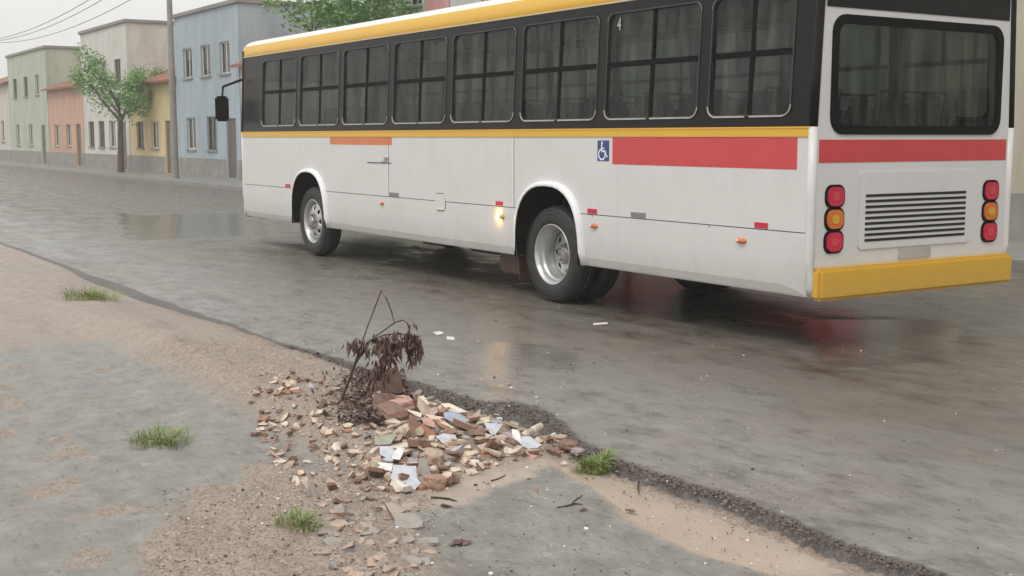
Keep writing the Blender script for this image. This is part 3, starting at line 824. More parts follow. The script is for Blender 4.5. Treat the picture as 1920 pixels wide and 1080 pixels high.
# mud flap hanging ahead of the rear wheel, rusty brown
mb = MB(); V = [(-11.05, BY + .10, .44), (-10.98, BY + .62, .44), (-10.98, BY + .60, .16), (-11.05, BY + .12, .16)]
V += [(x + .012, y, z) for x, y, z in V]; mb.add(V, [(0, 1, 2, 3), (7, 6, 5, 4), (0, 4, 5, 1), (1, 5, 6, 2), (2, 6, 7, 3), (3, 7, 4, 0)])
mb.build('mud_flap', M['rust'], bus)

# wheels: tyre, deep-dished rim, disc, hub with studs; near rear pair is dual
def tyre_prof(r=.5, w=.26):
    h = w / 2
    return [(r * .60, -h * .80), (r * .64, -h * .93), (r * .74, -h), (r * .85, -h * .99), (r * .93, -h * .90), (r * .975, -h * .74), (r * .995, -h * .5),
            (r, -.06), (r - .012, -.055), (r - .012, -.045), (r, -.04), (r, -.005), (r - .012, -.002), (r - .012, .006), (r, .01), (r, .05), (r - .012, .053), (r - .012, .06), (r, .065),
            (r * .995, h * .5), (r * .93, h * .9), (r * .74, h), (r * .6, h * .8)]
def make_wheel(cx, yc, s, dished, par=bus):
    """yc: centre plane of the outer tyre, s=+1 when the outside faces -y"""
    def L(mb, prof, seg=64, mi=0): mb.lathe_y([(r, s * y) for r, y in prof], seg, cx, yc, .5, mi)
    root = MB(); L(root, tyre_prof()); 
    for rr_ in (.415, .46): root.lathe_y([(rr_ - .004, -s * .1295), (rr_, -s * .1335), (rr_ + .004, -s * .1295)], 64, cx, yc, .5)
    w = root.build('wheel', M['tyre'], par, True); w.name = 'wheel'
    d = .175 if dished else .02
    rim = MB(); h = -.104
    L(rim, [(.312, h - .004), (.316, h - .016), (.308, h - .022), (.300, h - .012), (.290, h), (.282, h + .010), (.278, h + .045), (.272, h + .058), (.262, h + .066), (.258, h + .075), (.256, h + .12 + d * .4), (.250, h + .13 + d * .5),
            (.244, h + d + .01)])
    rim.build('rim', M['rim'], w, True)
    # disc with hand holes
    dk = MB(); bm_y = yc + s * (h + d + .01)
    holes = []
    for k in range(8):
        a = math.pi + k * math.pi / 4
        holes.append([(.190 * math.cos(a) + .029 * math.cos(t), .190 * math.sin(a) + .029 * math.sin(t)) for t in [2 * math.pi * q / 14 for q in range(14)]])
    ol = [(.245 * math.cos(t), .245 * math.sin(t)) for t in [2 * math.pi * q / 64 for q in range(64)]]
    def dm(u, v, dd):
        r_ = math.hypot(u, v); z = .012 * sstep(.245, .15, r_) if dished else -.03 * sstep(.245, .15, r_)
        z = z * (-1 if dished else 1)
        return (cx + u, bm_y + s * (z + dd), .5 + v)
    st = [(r_ * math.cos(t), r_ * math.sin(t)) for r_ in (.09, .12, .145, .158, .228) for t in [2 * math.pi * (q + .5) / 32 for q in range(32)]]
    panel(dk, ol, holes, dm, .010, st)
    dk.build('disc', M['rim'], w, True)
    bk = MB(); L(bk, [(.0, h + d + .07), (.243, h + d + .07)]); bk.build('drum', M['dark'], w)
    hb = MB(); e = h + d + .01 - .014 if dished else h + d - .03
    L(hb, [(.115, e + .008), (.112, e - .004), (.080, e - .008), (.074, e - .030), (.066, e - .042), (.045, e - .046), (.042, e - .052), (.0, e - .054)], 40)
    for k in range(10):
        a = 2 * math.pi * k / 10 + .15; c = Vector((cx + .100 * math.cos(a), 0, .5 + .100 * math.sin(a)))
        hb.tube([(c.x, yc + s * (e + .0), c.z), (c.x, yc + s * (e - .028), c.z)], .0135, 6); hb.tube([(c.x, yc + s * (e - .028), c.z), (c.x, yc + s * (e - .048), c.z)], .008, 8)
    hb.build('hub', M['hub'], w)
    if dished:
        vs = MB(); vs.tube([(cx - .245, yc + s * (h + .09), .505), (cx - .20, yc + s * (h + .06), .495), (cx - .15, yc + s * (h + .05), .49)], .006, 6); vs.build('valve', M['hub'], w)
    return w
make_wheel(WX[0], BY + .16, 1, True); make_wheel(WX[1], BY + .16, 1, False)
make_wheel(WX[0], BYF - .16, -1, True); make_wheel(WX[1], BYF - .16, -1, False)
for y_ in (BY + .47, BYF - .47):
    mb = MB(); mb.lathe_y(tyre_prof(), 48, WX[0], y_, .5); mb.build('inner_tyre', M['tyre'], bus, True)
# ---------------------------------------------------------------- houses and tree across the street
M['frame'] = mat('window_frame_white', (.70, .69, .66), .5, .1)
M['framed'] = mat('window_frame_brown', (.10, .06, .04), .5, .2)
M['housep'] = glassmat('window_glass', (.25, .27, .27), 1.0, .01)
M['rooft'] = mat('roof_tiles', (.26, .10, .06), .7, .3, 5, bmp=.3, bscale=20)
M['concrete'] = mat('weathered_concrete', (.26, .25, .23), .8, .2, 2, bmp=.15)
M['doorm'] = mat('painted_door', (.12, .09, .07), .5, .2)
M['gate'] = mat('metal_gate', (.20, .22, .22), .45, .15)
def stucco(name, col):
    m, nt, p = newmat(name)
    n = noise_node(nt, 1.2, 8, .7, stretch=(1, 1, .3)); n2 = noise_node(nt, 40, 4, .6)
    r = ramp(nt, n.outputs[0], [(.3, tuple(c * .72 for c in col)), (.6, col)])
    nt.links.new(r.outputs[0], p.inputs['Base Color']); p.inputs['Roughness'].default_value = .85
    b = bump(nt, n2.outputs[0], .2); nt.links.new(b.outputs[0], p.inputs['Normal'])
    return m
FY = 16.6
def house(x0, x1, h, col, label, wins, door=None, roof='flat', depth=8, name='house'):
    hs_ = empty(name, ((x0 + x1) / 2, FY, .1), label, 'house', 'houses across the street')
    par = hs_; cx = (x0 + x1) / 2
    fm = lambda u, v, d: (u - cx, d, v - .1)
    holes = [[(a, z0), (b, z0), (b, z1), (a, z1)] for a, b, z0, z1 in wins]
    if door: holes.append([(door[0], .14), (door[1], .14), (door[1], door[2]), (door[0], door[2])])
    m_ = stucco('stucco', col)
    mb = MB(); panel(mb, [(x0, -.1), (x1, -.1), (x1, h), (x0, h)], holes, fm, .22)
    mb.build('front_wall', m_, par)
    mb = MB(); mb.box(x0 - cx, x0 - cx + .2, .221, depth, -.2, h - .1); mb.build('side_wall', m_, par)
    mb = MB(); mb.box(x1 - cx - .2, x1 - cx, .221, depth, -.2, h - .1); mb.build('side_wall', m_, par)
    mb = MB(); mb.box(x0 - cx + .2, x1 - cx - .2, depth - .2, depth, -.2, h - .1); mb.build('back_wall', m_, par)
    mb = MB(); mb.box(x0 - cx + .2, x1 - cx - .2, 2.6, 2.7, -.2, h - .1); mb.build('inner_wall', M['interior'], par)
    for a, b, z0, z1 in wins:
        mb = MB(); panel(mb, [(a, z0), (b, z0), (b, z1), (a, z1)], [[(a + .05, z0 + .05), ((a + b) / 2 - .025, z0 + .05), ((a + b) / 2 - .025, z1 - .05), (a + .05, z1 - .05)], [((a + b) / 2 + .025, z0 + .05), (b - .05, z0 + .05), (b - .05, z1 - .05), ((a + b) / 2 + .025, z1 - .05)]], lambda u, v, d: fm(u, v, d + .08), .05)
        w = mb.build('window', M['frame'] if random.random() < .7 else M['framed'], par)
        mb = MB(); mb.box(a - cx + .04, b - cx - .04, .10, .106, z0 - .06, z1 - .14); mb.build('pane', M['housep'], w)
        mb = MB(); mb.box(a - cx - .06, b - cx + .06, -.06, .10, z0 - .17, z0 - .10); mb.build('sill', M['concrete'], w)
    ev = [x0] + ([door[0] - .12, door[1] + .12] if door else []) + [x1]
    for a, b in zip(ev[::2], ev[1::2]):
        mb = MB(); mb.box(a - cx, b - cx, -.02, -.002, -.1, .75); mb.build('plinth', M['concrete'], par)
    if door:
        mb = MB(); mb.box(door[0] - cx, door[1] - cx, .07, .12, .0, door[2] - .1); d_ = mb.build('door', M['doorm'], par)
        mb = MB(); mb.box(door[1] - cx - .12, door[1] - cx - .08, .03, .068, .95, 1.07); mb.build('handle', M['hub'], d_)
    if roof == 'flat':
        mb = MB(); mb.box(x0 - cx - .08, x1 - cx + .08, -.10, depth + .05, h - .1, h + .06, bev=.02); mb.build('roof', M['concrete'], par)
    else:
        e = .35; r_ = 1.5; xa, xb = x0 - cx - .15, x1 - cx + .15; z0 = h - .08
        V = [(xa, -e, z0), (xb, -e, z0), (xb, depth / 2, z0 + r_), (xa, depth / 2, z0 + r_), (xa, depth + e, z0), (xb, depth + e, z0)]
        V += [(x, y, z - .10) for x, y, z in V]
        mb = MB(); mb.add(V, [(0, 1, 2, 3), (3, 2, 5, 4), (9, 8, 7, 6), (10, 11, 8, 9), (0, 6, 7, 1), (4, 5, 11, 10), (0, 3, 9, 6), (3, 4, 10, 9), (1, 7, 8, 2), (2, 8, 11, 5)])
        mb.build('roof', M['rooft'], par)
        for xe in (x0 - cx + .1, x1 - cx - .1):
            mb = MB(); V = [(xe, .1, h - .18), (xe, depth - .1, h - .18), (xe, depth / 2, h + r_ - .35)]; V += [(x + .05, y, z) for x, y, z in V]
            mb.add(V, [(0, 1, 2), (5, 4, 3), (0, 3, 4, 1), (1, 4, 5, 2), (2, 5, 3, 0)]); mb.build('gable', m_, par)
    return hs_
def wrow(x0, x1, n, z0, z1, w=1.1):
    st = (x1 - x0) / n
    return [(x0 + st * (i + .5) - w / 2, x0 + st * (i + .5) + w / 2, z0, z1) for i in range(n)]
house(-14.2, -6, 4.2, (.50, .46, .36), 'single storey cream house directly behind the bus tail', wrow(-12, -6.5, 2, 1.2, 2.4), (-13.6, -12.6, 2.3), 'flat')
house(-21.6, -14.3, 5.0, (.42, .47, .46), 'grey green house behind the middle of the bus', wrow(-20, -15, 2, 1.2, 2.5), (-21.2, -20.3, 2.3), 'flat')
house(-26.9, -21.7, 5.9, (.52, .38, .30), 'flat topped tan house hidden behind the bus windows', wrow(-26.6, -22, 2, 1.2, 2.5) + wrow(-26.6, -22, 2, 3.9, 5), (-24.7, -23.9, 2.3), 'flat')
house(-28.55, -27.0, 7.6, (.50, .54, .50), 'narrow pale grey green house right of the pink one', wrow(-28.5, -27, 1, 1.2, 2.5, .8) + wrow(-28.5, -27, 1, 3.6, 4.8, .8), None, 'flat')
house(-29.9, -28.6, 7.3, (.66, .34, .33), 'slim pink house front rising above the bus roof', [(-29.6, -28.9, 3.2, 4.3)], (-29.7, -28.9, 2.3), 'flat')
house(-36.6, -29.95, 7.4, (.56, .66, .50), 'pale green house with a white window beside the street tree', [(-30.85, -30.10, 5.3, 6.6), (-33.6, -32.4, 5.3, 6.4), (-35.6, -34.6, 5.3, 6.4)] + wrow(-36.4, -33, 2, 1.3, 2.6), (-32.4, -31.5, 2.4), 'flat')
house(-44, -36.7, 4.3, (.60, .56, .46), 'low beige house with a tiled roof past the street tree', wrow(-43.5, -38.6, 2, 1.2, 2.5), (-38.2, -37.2, 2.4), 'tile')
house(-51.5, -44.1, 6.6, (.38, .45, .49), 'two storey blue house with a flat roof', wrow(-51, -46, 2, 1.2, 2.5) + wrow(-51, -44.5, 3, 4.1, 5.3), (-45.6, -44.6, 2.4), 'flat')
house(-58.5, -51.6, 4.1, (.64, .52, .28), 'low ochre house with a tiled roof beside the blue one', wrow(-58, -53.6, 2, 1.2, 2.4), (-53.2, -52.2, 2.4), 'tile')
house(-67, -58.6, 7.0, (.62, .60, .55), 'tall off white house with six windows', wrow(-66.5, -59, 3, 4.2, 5.4) + wrow(-66.5, -60.6, 3, 1.2, 2.5), (-60.2, -59.2, 2.4), 'flat')
house(-75, -67.1, 4.4, (.58, .36, .26), 'low brick coloured house with a tiled roof near the street end', wrow(-74.5, -69, 2, 1.2, 2.4), (-68.7, -67.7, 2.4), 'tile')
house(-86, -75.1, 6.8, (.45, .50, .40), 'wide olive house at the left end of the row', wrow(-85.5, -76, 3, 4.2, 5.4) + wrow(-85.5, -78, 2, 1.2, 2.5), (-77, -76, 2.4), 'flat')
house(-100, -86.1, 5.2, (.60, .58, .52), 'distant pale house at the far end of the street', wrow(-99, -87, 4, 1.4, 2.8), None, 'tile')
house(-5.9, 4, 5.4, (.55, .53, .47), 'pale house wall beyond the right hand end of the bus', wrow(-5.5, 3, 3, 1.2, 2.5), None, 'tile')

def leafmat(name, c0, c1):
    m, nt, p = newmat(name)
    n = noise_node(nt, 2.5, 4, .6); r = ramp(nt, n.outputs[0], [(.3, c0), (.7, c1)])
    nt.links.new(r.outputs[0], p.inputs['Base Color']); p.inputs['Roughness'].default_value = .45
    p.inputs['Subsurface Weight'].default_value = 0
    return m
M['leaf'] = leafmat('tree_leaves', (.10, .23, .05), (.22, .40, .11))
M['bark'] = mat('bark', (.12, .09, .07), .9, .3, 8, bmp=.4, bscale=25)
def tree(x, y, h, r, label, nl=5200, seed=1):
    rnd = random.Random(seed)
    t = empty('street_tree', (x, y, .10), label, 'tree')
    mb = MB(); tips = []
    mb.tube([(0, 0, -.05), (.05, .02, h * .22), (.0, .06, h * .42), (.1, 0, h * .6)], [.16, .13, .11, .07], 10)
    for k in range(9):
        a = k * 2.4; z0 = h * (.36 + .03 * k); L = r * rnd.uniform(.6, .95)
        p0 = Vector((.03, .03, z0)); p2 = p0 + Vector((math.cos(a) * L, math.sin(a) * L, h * rnd.uniform(.12, .36)))
        p1 = (p0 + p2) / 2 + Vector((0, 0, -.1)); mb.tube([p0, p1, p2], [.06, .04, .015], 6); tips += [p1, p2]
        for q in range(3):
            e = p2 + Vector((rnd.uniform(-1, 1), rnd.uniform(-1, 1), rnd.uniform(-.2, .9))) * r * .35
            mb.tube([p1.lerp(p2, .6), e], [.02, .008], 5); tips.append(e)
    mb.build('trunk', M['bark'], t)
    cr = MB()
    blobs = [(tp, rnd.uniform(.35, .6) * r * .62) for tp in tips]
    for i in range(nl):
        c, br = rnd.choice(blobs)
        d = Vector((rnd.gauss(0, 1), rnd.gauss(0, 1), rnd.gauss(0, .8))).normalized() * br * rnd.uniform(.35, 1.05)
        p = c + d; s = rnd.uniform(.05, .10)
        a = Vector((rnd.gauss(0, 1), rnd.gauss(0, 1), rnd.gauss(0, .5))).normalized(); b = a.cross(Vector((rnd.gauss(0, 1), rnd.gauss(0, 1), rnd.gauss(0, 1)))).normalized()
        cr.add([p - a * s, p - b * s * .45, p + a * s, p + b * s * .45 + Vector((0, 0, s * .3))], [(0, 1, 2), (0, 2, 3)])
    cr.build('crown', M['leaf'], t)
    return t
tree(-31.5, 15.2, 7.0, 1.9, 'leafy green street tree whose crown shows over the bus roof', 9000, 3)
tree(-56, 15.4, 5.6, 1.8, 'smaller green tree far along the opposite pavement', 5000, 9)

# utility pole on the far pavement
p_ = empty('utility_pole', (-47, 15.0, .12), 'grey concrete utility pole on the far pavement', 'pole')
mb = MB(); mb.tube([(0, 0, -.2), (0, 0, 8.6)], [.15, .09], 14); mb.build('post', M['concrete'], p_)
mb = MB(); mb.box(-.06, .06, -.9, .9, 7.9, 8.02, bev=.01); ca = mb.build('cross_arm', M['bark'], p_)
for y_ in (-.8, -.3, .3, .8):
    mb = MB(); mb.lathe_y([(.0, 0), (.04, 0), (.05, .04), (.03, .08), (.0, .10)], 12); o = mb.build('insulator', M['trim'], ca)
    o.rotation_euler.x = R(90); o.location = (0, y_, 8.02)

mb = MB(); mb.tube([(0, 0, -.2), (0, 0, 8.6)], [.15, .09], 14)
p2_ = empty('utility_pole', (-92, 15.0, .12), 'most distant grey utility pole at the street end', 'pole'); mb.build('post', M['concrete'], p2_)
for y_, lb in ((-.8, 'overhead cable nearest the road'), (-.3, 'second overhead cable from the road'), (.8, 'overhead cable nearest the houses')):
    mb = MB(); mb.tube([(x, 15.0 + y_, 8.28 - 1.1 * (1 - ((x + 92 - 22.5) / 22.5) ** 2)) for x in [-92 + 2.5 * k for k in range(19)]], .014, 5); tag(mb.build('overhead_cable', M['rubber']), lb + ' between the two poles', 'cable', 'cables between the utility poles')
# ---------------------------------------------------------------- red car on the far side of the bus
def red_car(x0, y0):
    L, Wd = 3.95, 1.62
    car = empty('parked_car', (x0, y0, 0), 'red hatchback parked behind the bus, mirrored in the wet road', 'car')
    paint = mat('red_car_paint', (.50, .018, .035), .22, .06, coat=.6)
    dark = M['rubber']
    side = [(0, .30), (.0, .62), (.06, .80), (.55, .92), (1.05, .99), (1.55, 1.38), (2.0, 1.46), (3.0, 1.45), (3.55, 1.30), (3.85, .98), (3.95, .75), (3.93, .32)]
    wb = [(.72, .29), (3.22, .29)]
    ol = [(side[0][0], side[0][1])] + side[1:]
    # lower outline with arches
    low = [(3.93, .24)]
    for cx, cz in wb[::-1]:
        low += [(cx + .34 * math.cos(t), max(.24, cz + .34 * math.sin(t))) for t in [math.pi * k / 12 for k in range(13)]]
    low += [(0.02, .24)]
    outline = side + low
    sideglass = [[(1.28, 1.02), (2.12, 1.02), (2.12, 1.36), (1.68, 1.36)], [(2.2, 1.02), (3.05, 1.02), (3.05, 1.35), (2.2, 1.36)], [(3.13, 1.04), (3.45, 1.06), (3.35, 1.24), (3.13, 1.32)]]
    def ins(z): return .0 + .20 * max(0, (z - .95) / .5) ** 1.1 + .05 * max(0, .5 - z)
    mb = MB()
    for s in (0, 1):
        fm = (lambda u, v, d: (u, ins(v) + d, v)) if s == 0 else (lambda u, v, d: (u, Wd - ins(v) - d, v))
        panel(mb, outline, sideglass, fm, .03, grid(0, L, .3, 1.4, .3, .2))
    n = len(side); wind = [4, 8, ]
    for i in range(n - 1):
        (a, za), (b, zb) = side[i], side[i + 1]
        if i in (4, 8): continue
        mb.add([(a, ins(za), za), (b, ins(zb), zb), (b, Wd - ins(zb), zb), (a, Wd - ins(za), za)], [(0, 1, 2, 3)])
    mb.build('body', paint, car)
    for i, nm in ((4, 'windscreen'), (8, 'rear_window')):
        (a, za), (b, zb) = side[i], side[i + 1]; mb = MB()
        mb.add([(a, ins(za) + .04, za), (b, ins(zb) + .04, zb), (b, Wd - ins(zb) - .04, zb), (a, Wd - ins(za) - .04, za)], [(0, 1, 2, 3)]); mb.build(nm, M['glass'], car)
    for s in (0, 1):
        for g_ in sideglass:
            mb = MB(); V = [(u, (ins(v) + .012) if s == 0 else (Wd - ins(v) - .012), v) for u, v in g_]; mb.add(V, [tuple(range(len(V)))]); mb.build('side_window', M['glass'], car)
        y_ = -.012 if s == 0 else Wd - .01
        mb = MB(); mb.box(1.75, 1.93, y_, y_ + .022, .86, .89, bev=.005); mb.build('door_handle', paint, car)
        mb = MB(); mb.box(1.18, 1.34, -.13 if s == 0 else Wd - .02, .02 if s == 0 else Wd + .13, .98, 1.10, bev=.03); mb.build('side_mirror', paint, car)
        mb = MB(); mb.box(-.015, .06, .10 if s == 0 else Wd - .42, .42 if s == 0 else Wd - .10, .60, .76, bev=.02); mb.build('headlight', M['mark'], car)
        mb = MB(); mb.box(L - .09, L - .0, .06 if s == 0 else Wd - .24, .24 if s == 0 else Wd - .06, .72, .96, bev=.02); mb.build('tail_lamp', M['redrefl'], car)
    mb = MB(); mb.box(-.07, .05, .03, Wd - .03, .26, .50, bev=.04); mb.build('bumper', paint, car)
    mb = MB(); mb.box(L - .05, L + .06, .03, Wd - .03, .28, .52, bev=.04); mb.build('bumper', paint, car)
    mb = MB(); mb.box(.3, L - .3, .1, Wd - .1, .2, .55); mb.build('floor_pan', M['dark'], car)
    for cx, cz in wb:
        for yc, s in ((.12, 1), (Wd - .12, -1)):
            mb = MB(); mb.lathe_y([(.18, -.08), (.22, -.095), (.27, -.09), (.29, -.06), (.29, .06), (.27, .09), (.18, .08)], 32, cx, yc, .29)
            w = mb.build('wheel', M['tyre'], car, True)
            mb = MB(); mb.lathe_y([(.185, -s * .085), (.17, -s * .06), (.06, -s * .065), (.04, -s * .08), (0, -s * .08)], 24, cx, yc, .29); mb.build('rim', M['rim'], w, True)
    return car
red_car(-14.75, 10.9)

# ---------------------------------------------------------------- rubble heap
def ground_any(x, y):
    if y > edge_y(x): return 0.0
    d = edge_y(x) - y
    return max(ground_z(x, y), -.085 * sstep(0, .14, d)) if d < .14 else ground_z(x, y)
def hit(px, py, lift=0.0):
    d = ray(px, py); t = (.35 - EYE.z) / d.z; p = EYE + d * t
    for _ in range(4000):
        if p.z <= ground_any(p.x, p.y) + lift: break
        t += .01; p = EYE + d * t
    return p
def tone(name, col, rough=.45, var=.10, bs=.25):
    return mat(name, col, rough, var, 25, bmp=bs, bscale=120)
T = {
 'cream': tone('cream_clay', (.68, .55, .42)), 'pale': tone('pale_cream_clay', (.76, .67, .56)), 'tan': tone('tan_clay', (.50, .37, .28)),
 'terra': tone('terracotta', (.40, .17, .10), .6), 'brown': tone('brown_clay', (.22, .12, .085), .65), 'maroon': tone('dark_maroon', (.11, .045, .04), .6),
 'lav': mat('lavender_glaze', (.55, .57, .625), .18, .05), 'blue': mat('grey_blue_glaze', (.36, .41, .50), .16, .08), 'white': mat('white_glaze', (.78, .77, .76), .2, .05),
 'mauve': mat('mauve_glaze', (.40, .35, .38), .3, .1), 'grey': tone('grey_mortar', (.34, .33, .30), .6), 'dun': tone('dun_board', (.40, .34, .28), .6), 'tan2': tone('orange_tan_clay', (.40, .235, .16), .6), 'slate': tone('slate_grey', (.20, .20, .22), .5),
 'pink': tone('pink_clay', (.58, .34, .27), .5), 'green': tone('grey_green_slab', (.36, .37, .30), .5),
}
def dusty(m, amt):
    nt = m.node_tree; p = nt.nodes['Principled BSDF']; l = p.inputs['Base Color'].links[0]; src = l.from_socket
    n = noise_node(nt, 16, 7, .75); r = ramp(nt, n.outputs[0], [(.44, 0), (.62, amt)])
    x = N(nt, "ShaderNodeMix", data_type='RGBA'); nt.links.new(r.outputs[0], x.inputs[0]); nt.links.new(src, x.inputs[6]); x.inputs[7].default_value = (.27, .20, .155, 1)
    nt.links.new(x.outputs[2], p.inputs['Base Color'])
for k_, m_ in T.items(): dusty(m_, .40 if k_ in ('lav', 'blue', 'white') else .75)
def poly_piece(name, label, cat, pts3, n, thick, top, side, group=None):
    """plate with a broken outline: face along n, real thickness, rough edge"""
    c = sum(pts3, Vector()) / len(pts3)
    out = []
    for i, p in enumerate(pts3):
        q = pts3[(i + 1) % len(pts3)]; L = (q - p).length; k = max(1, int(L / .03))
        for j in range(k):
            w = p.lerp(q, j / k)
            if j: w += (q - p).normalized().cross(n) * random.uniform(-.0035, .0035)
            out.append(w - c)
    m = len(out); bvs = [v - n * thick + (-v * .03) for v in out]
    ctr_t = Vector((0, 0, 0)) + n * .0008
    V = out + [v - n * thick * .12 + v * .012 for v in out] + bvs
    F_ = [tuple(range(m))]
    fm = [0]
    for r_ in (0, 1):
        for i in range(m):
            j = (i + 1) % m; F_.append((i + r_ * m, i + (r_ + 1) * m, j + (r_ + 1) * m, j + r_ * m)); fm.append(1)
    F_.append(tuple(range(2 * m, 3 * m))[::-1]); fm.append(1)
    # consistent winding
    nn = (V[1] - V[0]).cross(V[2] - V[1])
    area = Vector((0, 0, 0))
    for i in range(m): area += out[i].cross(out[(i + 1) % m])
    if area.dot(n) < 0: F_ = [f[::-1] for f in F_]
    o = mesh_obj(name, V, F_, None, None, False, [T[top], T[side]], fm)
    o.location = c
    return tag(o, label, cat, group)
def shard(label, px, tilt, thick, top, side, roll=0, lift=0.0, name='tile_shard', cat='tile shard', raise_=0.0):
    """px: outline as seen in the photograph; it is laid on a plane that leans back by `tilt` from the horizontal and rests on the heap"""
    low = max(px, key=lambda p: p[1])
    P0 = hit(low[0], low[1], lift)
    d = ray(*low); w = Vector((d.x, d.y, 0)).normalized(); u = Vector((w.y, -w.x, 0))
    if u.dot(RT) < 0: u = -u
    v = w * math.cos(R(tilt)) + Vector((0, 0, 1)) * math.sin(R(tilt))
    u2 = u * math.cos(R(roll)) + Vector((0, 0, 1)) * math.sin(R(roll))
    n = u2.cross(v).normalized()
    if n.z < 0: n = -n
    pts = []
    for a, b in px:
        dd = ray(a, b); t = (P0 - EYE).dot(n) / dd.dot(n)
        pts.append(EYE + dd * t)
    return poly_piece(name, label, cat, pts, n, thick, top, side)
c3 = lambda *a: [(720 + x / 5.4, 730 + y / 5.4) for x, y in a]
c4 = lambda *a: [(880 + x / 5.4, 730 + y / 5.4) for x, y in a]
c5 = lambda *a: [(720 + x / 6.75, 920 + y / 6.75) for x, y in a]
S = shard
# left foreground of the heap
S('large lavender white tile lying broken corner down, biggest tile in the heap', c3((95, 762), (325, 775), (335, 900), (372, 950), (290, 1035), (68, 900)), 34, .012, 'lav', 'white')
S('white tile edge at the left, half under the big lavender tile', c3((-60, 735), (92, 750), (76, 826), (-60, 818)), 30, .012, 'white', 'grey', lift=.02)
S('dark blue grey slab under the white tile edge', c3((-60, 822), (76, 830), (62, 885), (-60, 875)), 55, .02, 'slate', 'slate')
S('bright white square tile offcut standing on the grey slab pile', c3((140, 588), (212, 600), (160, 712), (68, 702)), 32, .012, 'white', 'blue', lift=.03)
S('pale mauve tile strip left of the white offcut', c3((-40, 575), (58, 575), (118, 622), (62, 700), (-40, 660)), 30, .012, 'lav', 'grey', lift=.03)
S('grey green slab at the left edge of the heap', c3((-90, 450), (132, 450), (66, 552), (-90, 560)), 28, .016, 'green', 'slate', lift=.03)
S('wet grey slab leaning below the white offcut', c3((110, 640), (200, 640), (250, 700), (190, 752), (60, 735)), 26, .014, 'grey', 'slate')
S('dusky pink grey slab behind the big lavender tile', c3((215, 688), (345, 700), (330, 775), (195, 757)), 40, .014, 'mauve', 'brown')
S('bent grey slab standing on edge beside the big lavender tile', c3((350, 700), (442, 705), (440, 800), (492, 870), (400, 890), (342, 830)), 62, .016, 'grey', 'slate')
S('cream wedge piece sloping above the brown lump', c3((440, 700), (520, 645), (585, 640), (575, 690), (450, 760)), 35, .05, 'cream', 'brown', lift=.01)
S('pointed cream clay sliver pointing left near the top of the heap', c3((222, 205), (385, 240), (375, 282), (325, 270)), 40, .012, 'pale', 'tan', lift=.05)
S('big grey blue glazed tile with a cream rim at the back of the heap', c3((605, 232), (722, 222), (865, 310), (765, 372), (610, 285)), 36, .014, 'blue', 'pale', lift=.02)
S('long cream broken tile at the very back of the heap', c3((575, 145), (650, 138), (850, 228), (770, 235), (640, 215)), 28, .012, 'pale', 'tan', lift=.02)
S('long brown roof tile strip running down behind the blue tile', c3((500, 305), (540, 300), (725, 408), (660, 418), (560, 370)), 50, .014, 'terra', 'brown', lift=.02)
S('second brown strip above the long brown tile', c3((400, 250), (500, 260), (720, 395), (700, 405), (480, 300)), 40, .012, 'cream', 'brown', lift=.035)
S('steep terracotta slab with a pale upper edge in the middle left', c3((300, 300), (395, 350), (525, 450), (520, 492), (415, 478), (330, 380)), 65, .014, 'terra', 'pale', lift=.01)
S('dark brown slab under the pointed cream sliver', c3((255, 250), (330, 280), (345, 420), (330, 510), (240, 470)), 70, .016, 'brown', 'brown')
S('round tan clay disc standing against the terracotta slab', c3(*[(362 + 45 * math.cos(t), 422 + 47 * math.sin(t)) for t in [k * .5236 for k in range(12)]]), 68, .02, 'tan', 'brown', lift=.02)
S('pink cream brick end near the red piece at the back', c3((345, 72), (400, 62), (472, 150), (380, 162)), 45, .03, 'pale', 'pink', lift=.03)
S('dark maroon piece standing beside the pink brick end', c3((290, 110), (330, 105), (382, 170), (375, 215), (280, 200)), 75, .015, 'maroon', 'maroon', lift=.02)
S('pink tan curved tile left of the long brown strip', c3((380, 290), (460, 285), (512, 330), (510, 385), (400, 350)), 45, .02, 'pink', 'tan', lift=.03)
S('pale lavender tile half covered by a tan one', c3((525, 480), (600, 445), (720, 458), (740, 505), (660, 520), (595, 555)), 34, .012, 'lav', 'grey', lift=.01)
S('tan tile lying over the pale lavender one', c3((590, 545), (665, 512), (745, 568), (712, 610), (650, 590)), 38, .012, 'tan', 'brown', lift=.01)
S('small blue grey tile between lavender and cream pieces', c3((735, 408), (862, 480), (860, 502), (770, 497)), 40, .012, 'blue', 'grey', lift=.01)
S('cream slab on top of a small stack in the middle', c3((748, 562), (870, 558), (882, 592), (755, 602)), 22, .014, 'pale', 'tan', lift=.018)
S('cream slab lowest in the small stack in the middle', c3((742, 604), (868, 600), (872, 636), (752, 640)), 22, .014, 'cream', 'brown')
S('long cream splinter reaching down right of the small stack', c3((720, 672), (930, 612), (962, 640), (760, 700)), 20, .012, 'cream', 'tan')
S('thin cream strip above the sloping wedge', c3((400, 545), (530, 545), (622, 572), (520, 585)), 24, .012, 'cream', 'brown', lift=.01)
S('pale cream strip below the tan tile', c3((572, 618), (640, 610), (735, 628), (722, 648), (590, 642)), 24, .012, 'pale', 'brown')
S('triangular tan shard standing up right of the blue tile', c3((862, 282), (975, 198), (978, 275), (905, 322)), 62, .012, 'tan', 'pale', lift=.01)
S('pinkish terracotta tile between the lavender tiles', c3((800, 430), (895, 388), (955, 402), (885, 440)), 35, .014, 'pink', 'terra')
S('long pointed cream plate at the front of the heap', c3((520, 812), (600, 785), (775, 790), (780, 815), (620, 855)), 20, .014, 'pale', 'tan')
S('small bright cream plate behind the long front plate', c3((590, 652), (702, 662), (742, 712), (612, 702)), 28, .014, 'pale', 'brown')
S('oval cream plate at the front right of the heap', c3((815, 733), (880, 708), (960, 712), (972, 755), (855, 768)), 22, .012, 'pale', 'tan')
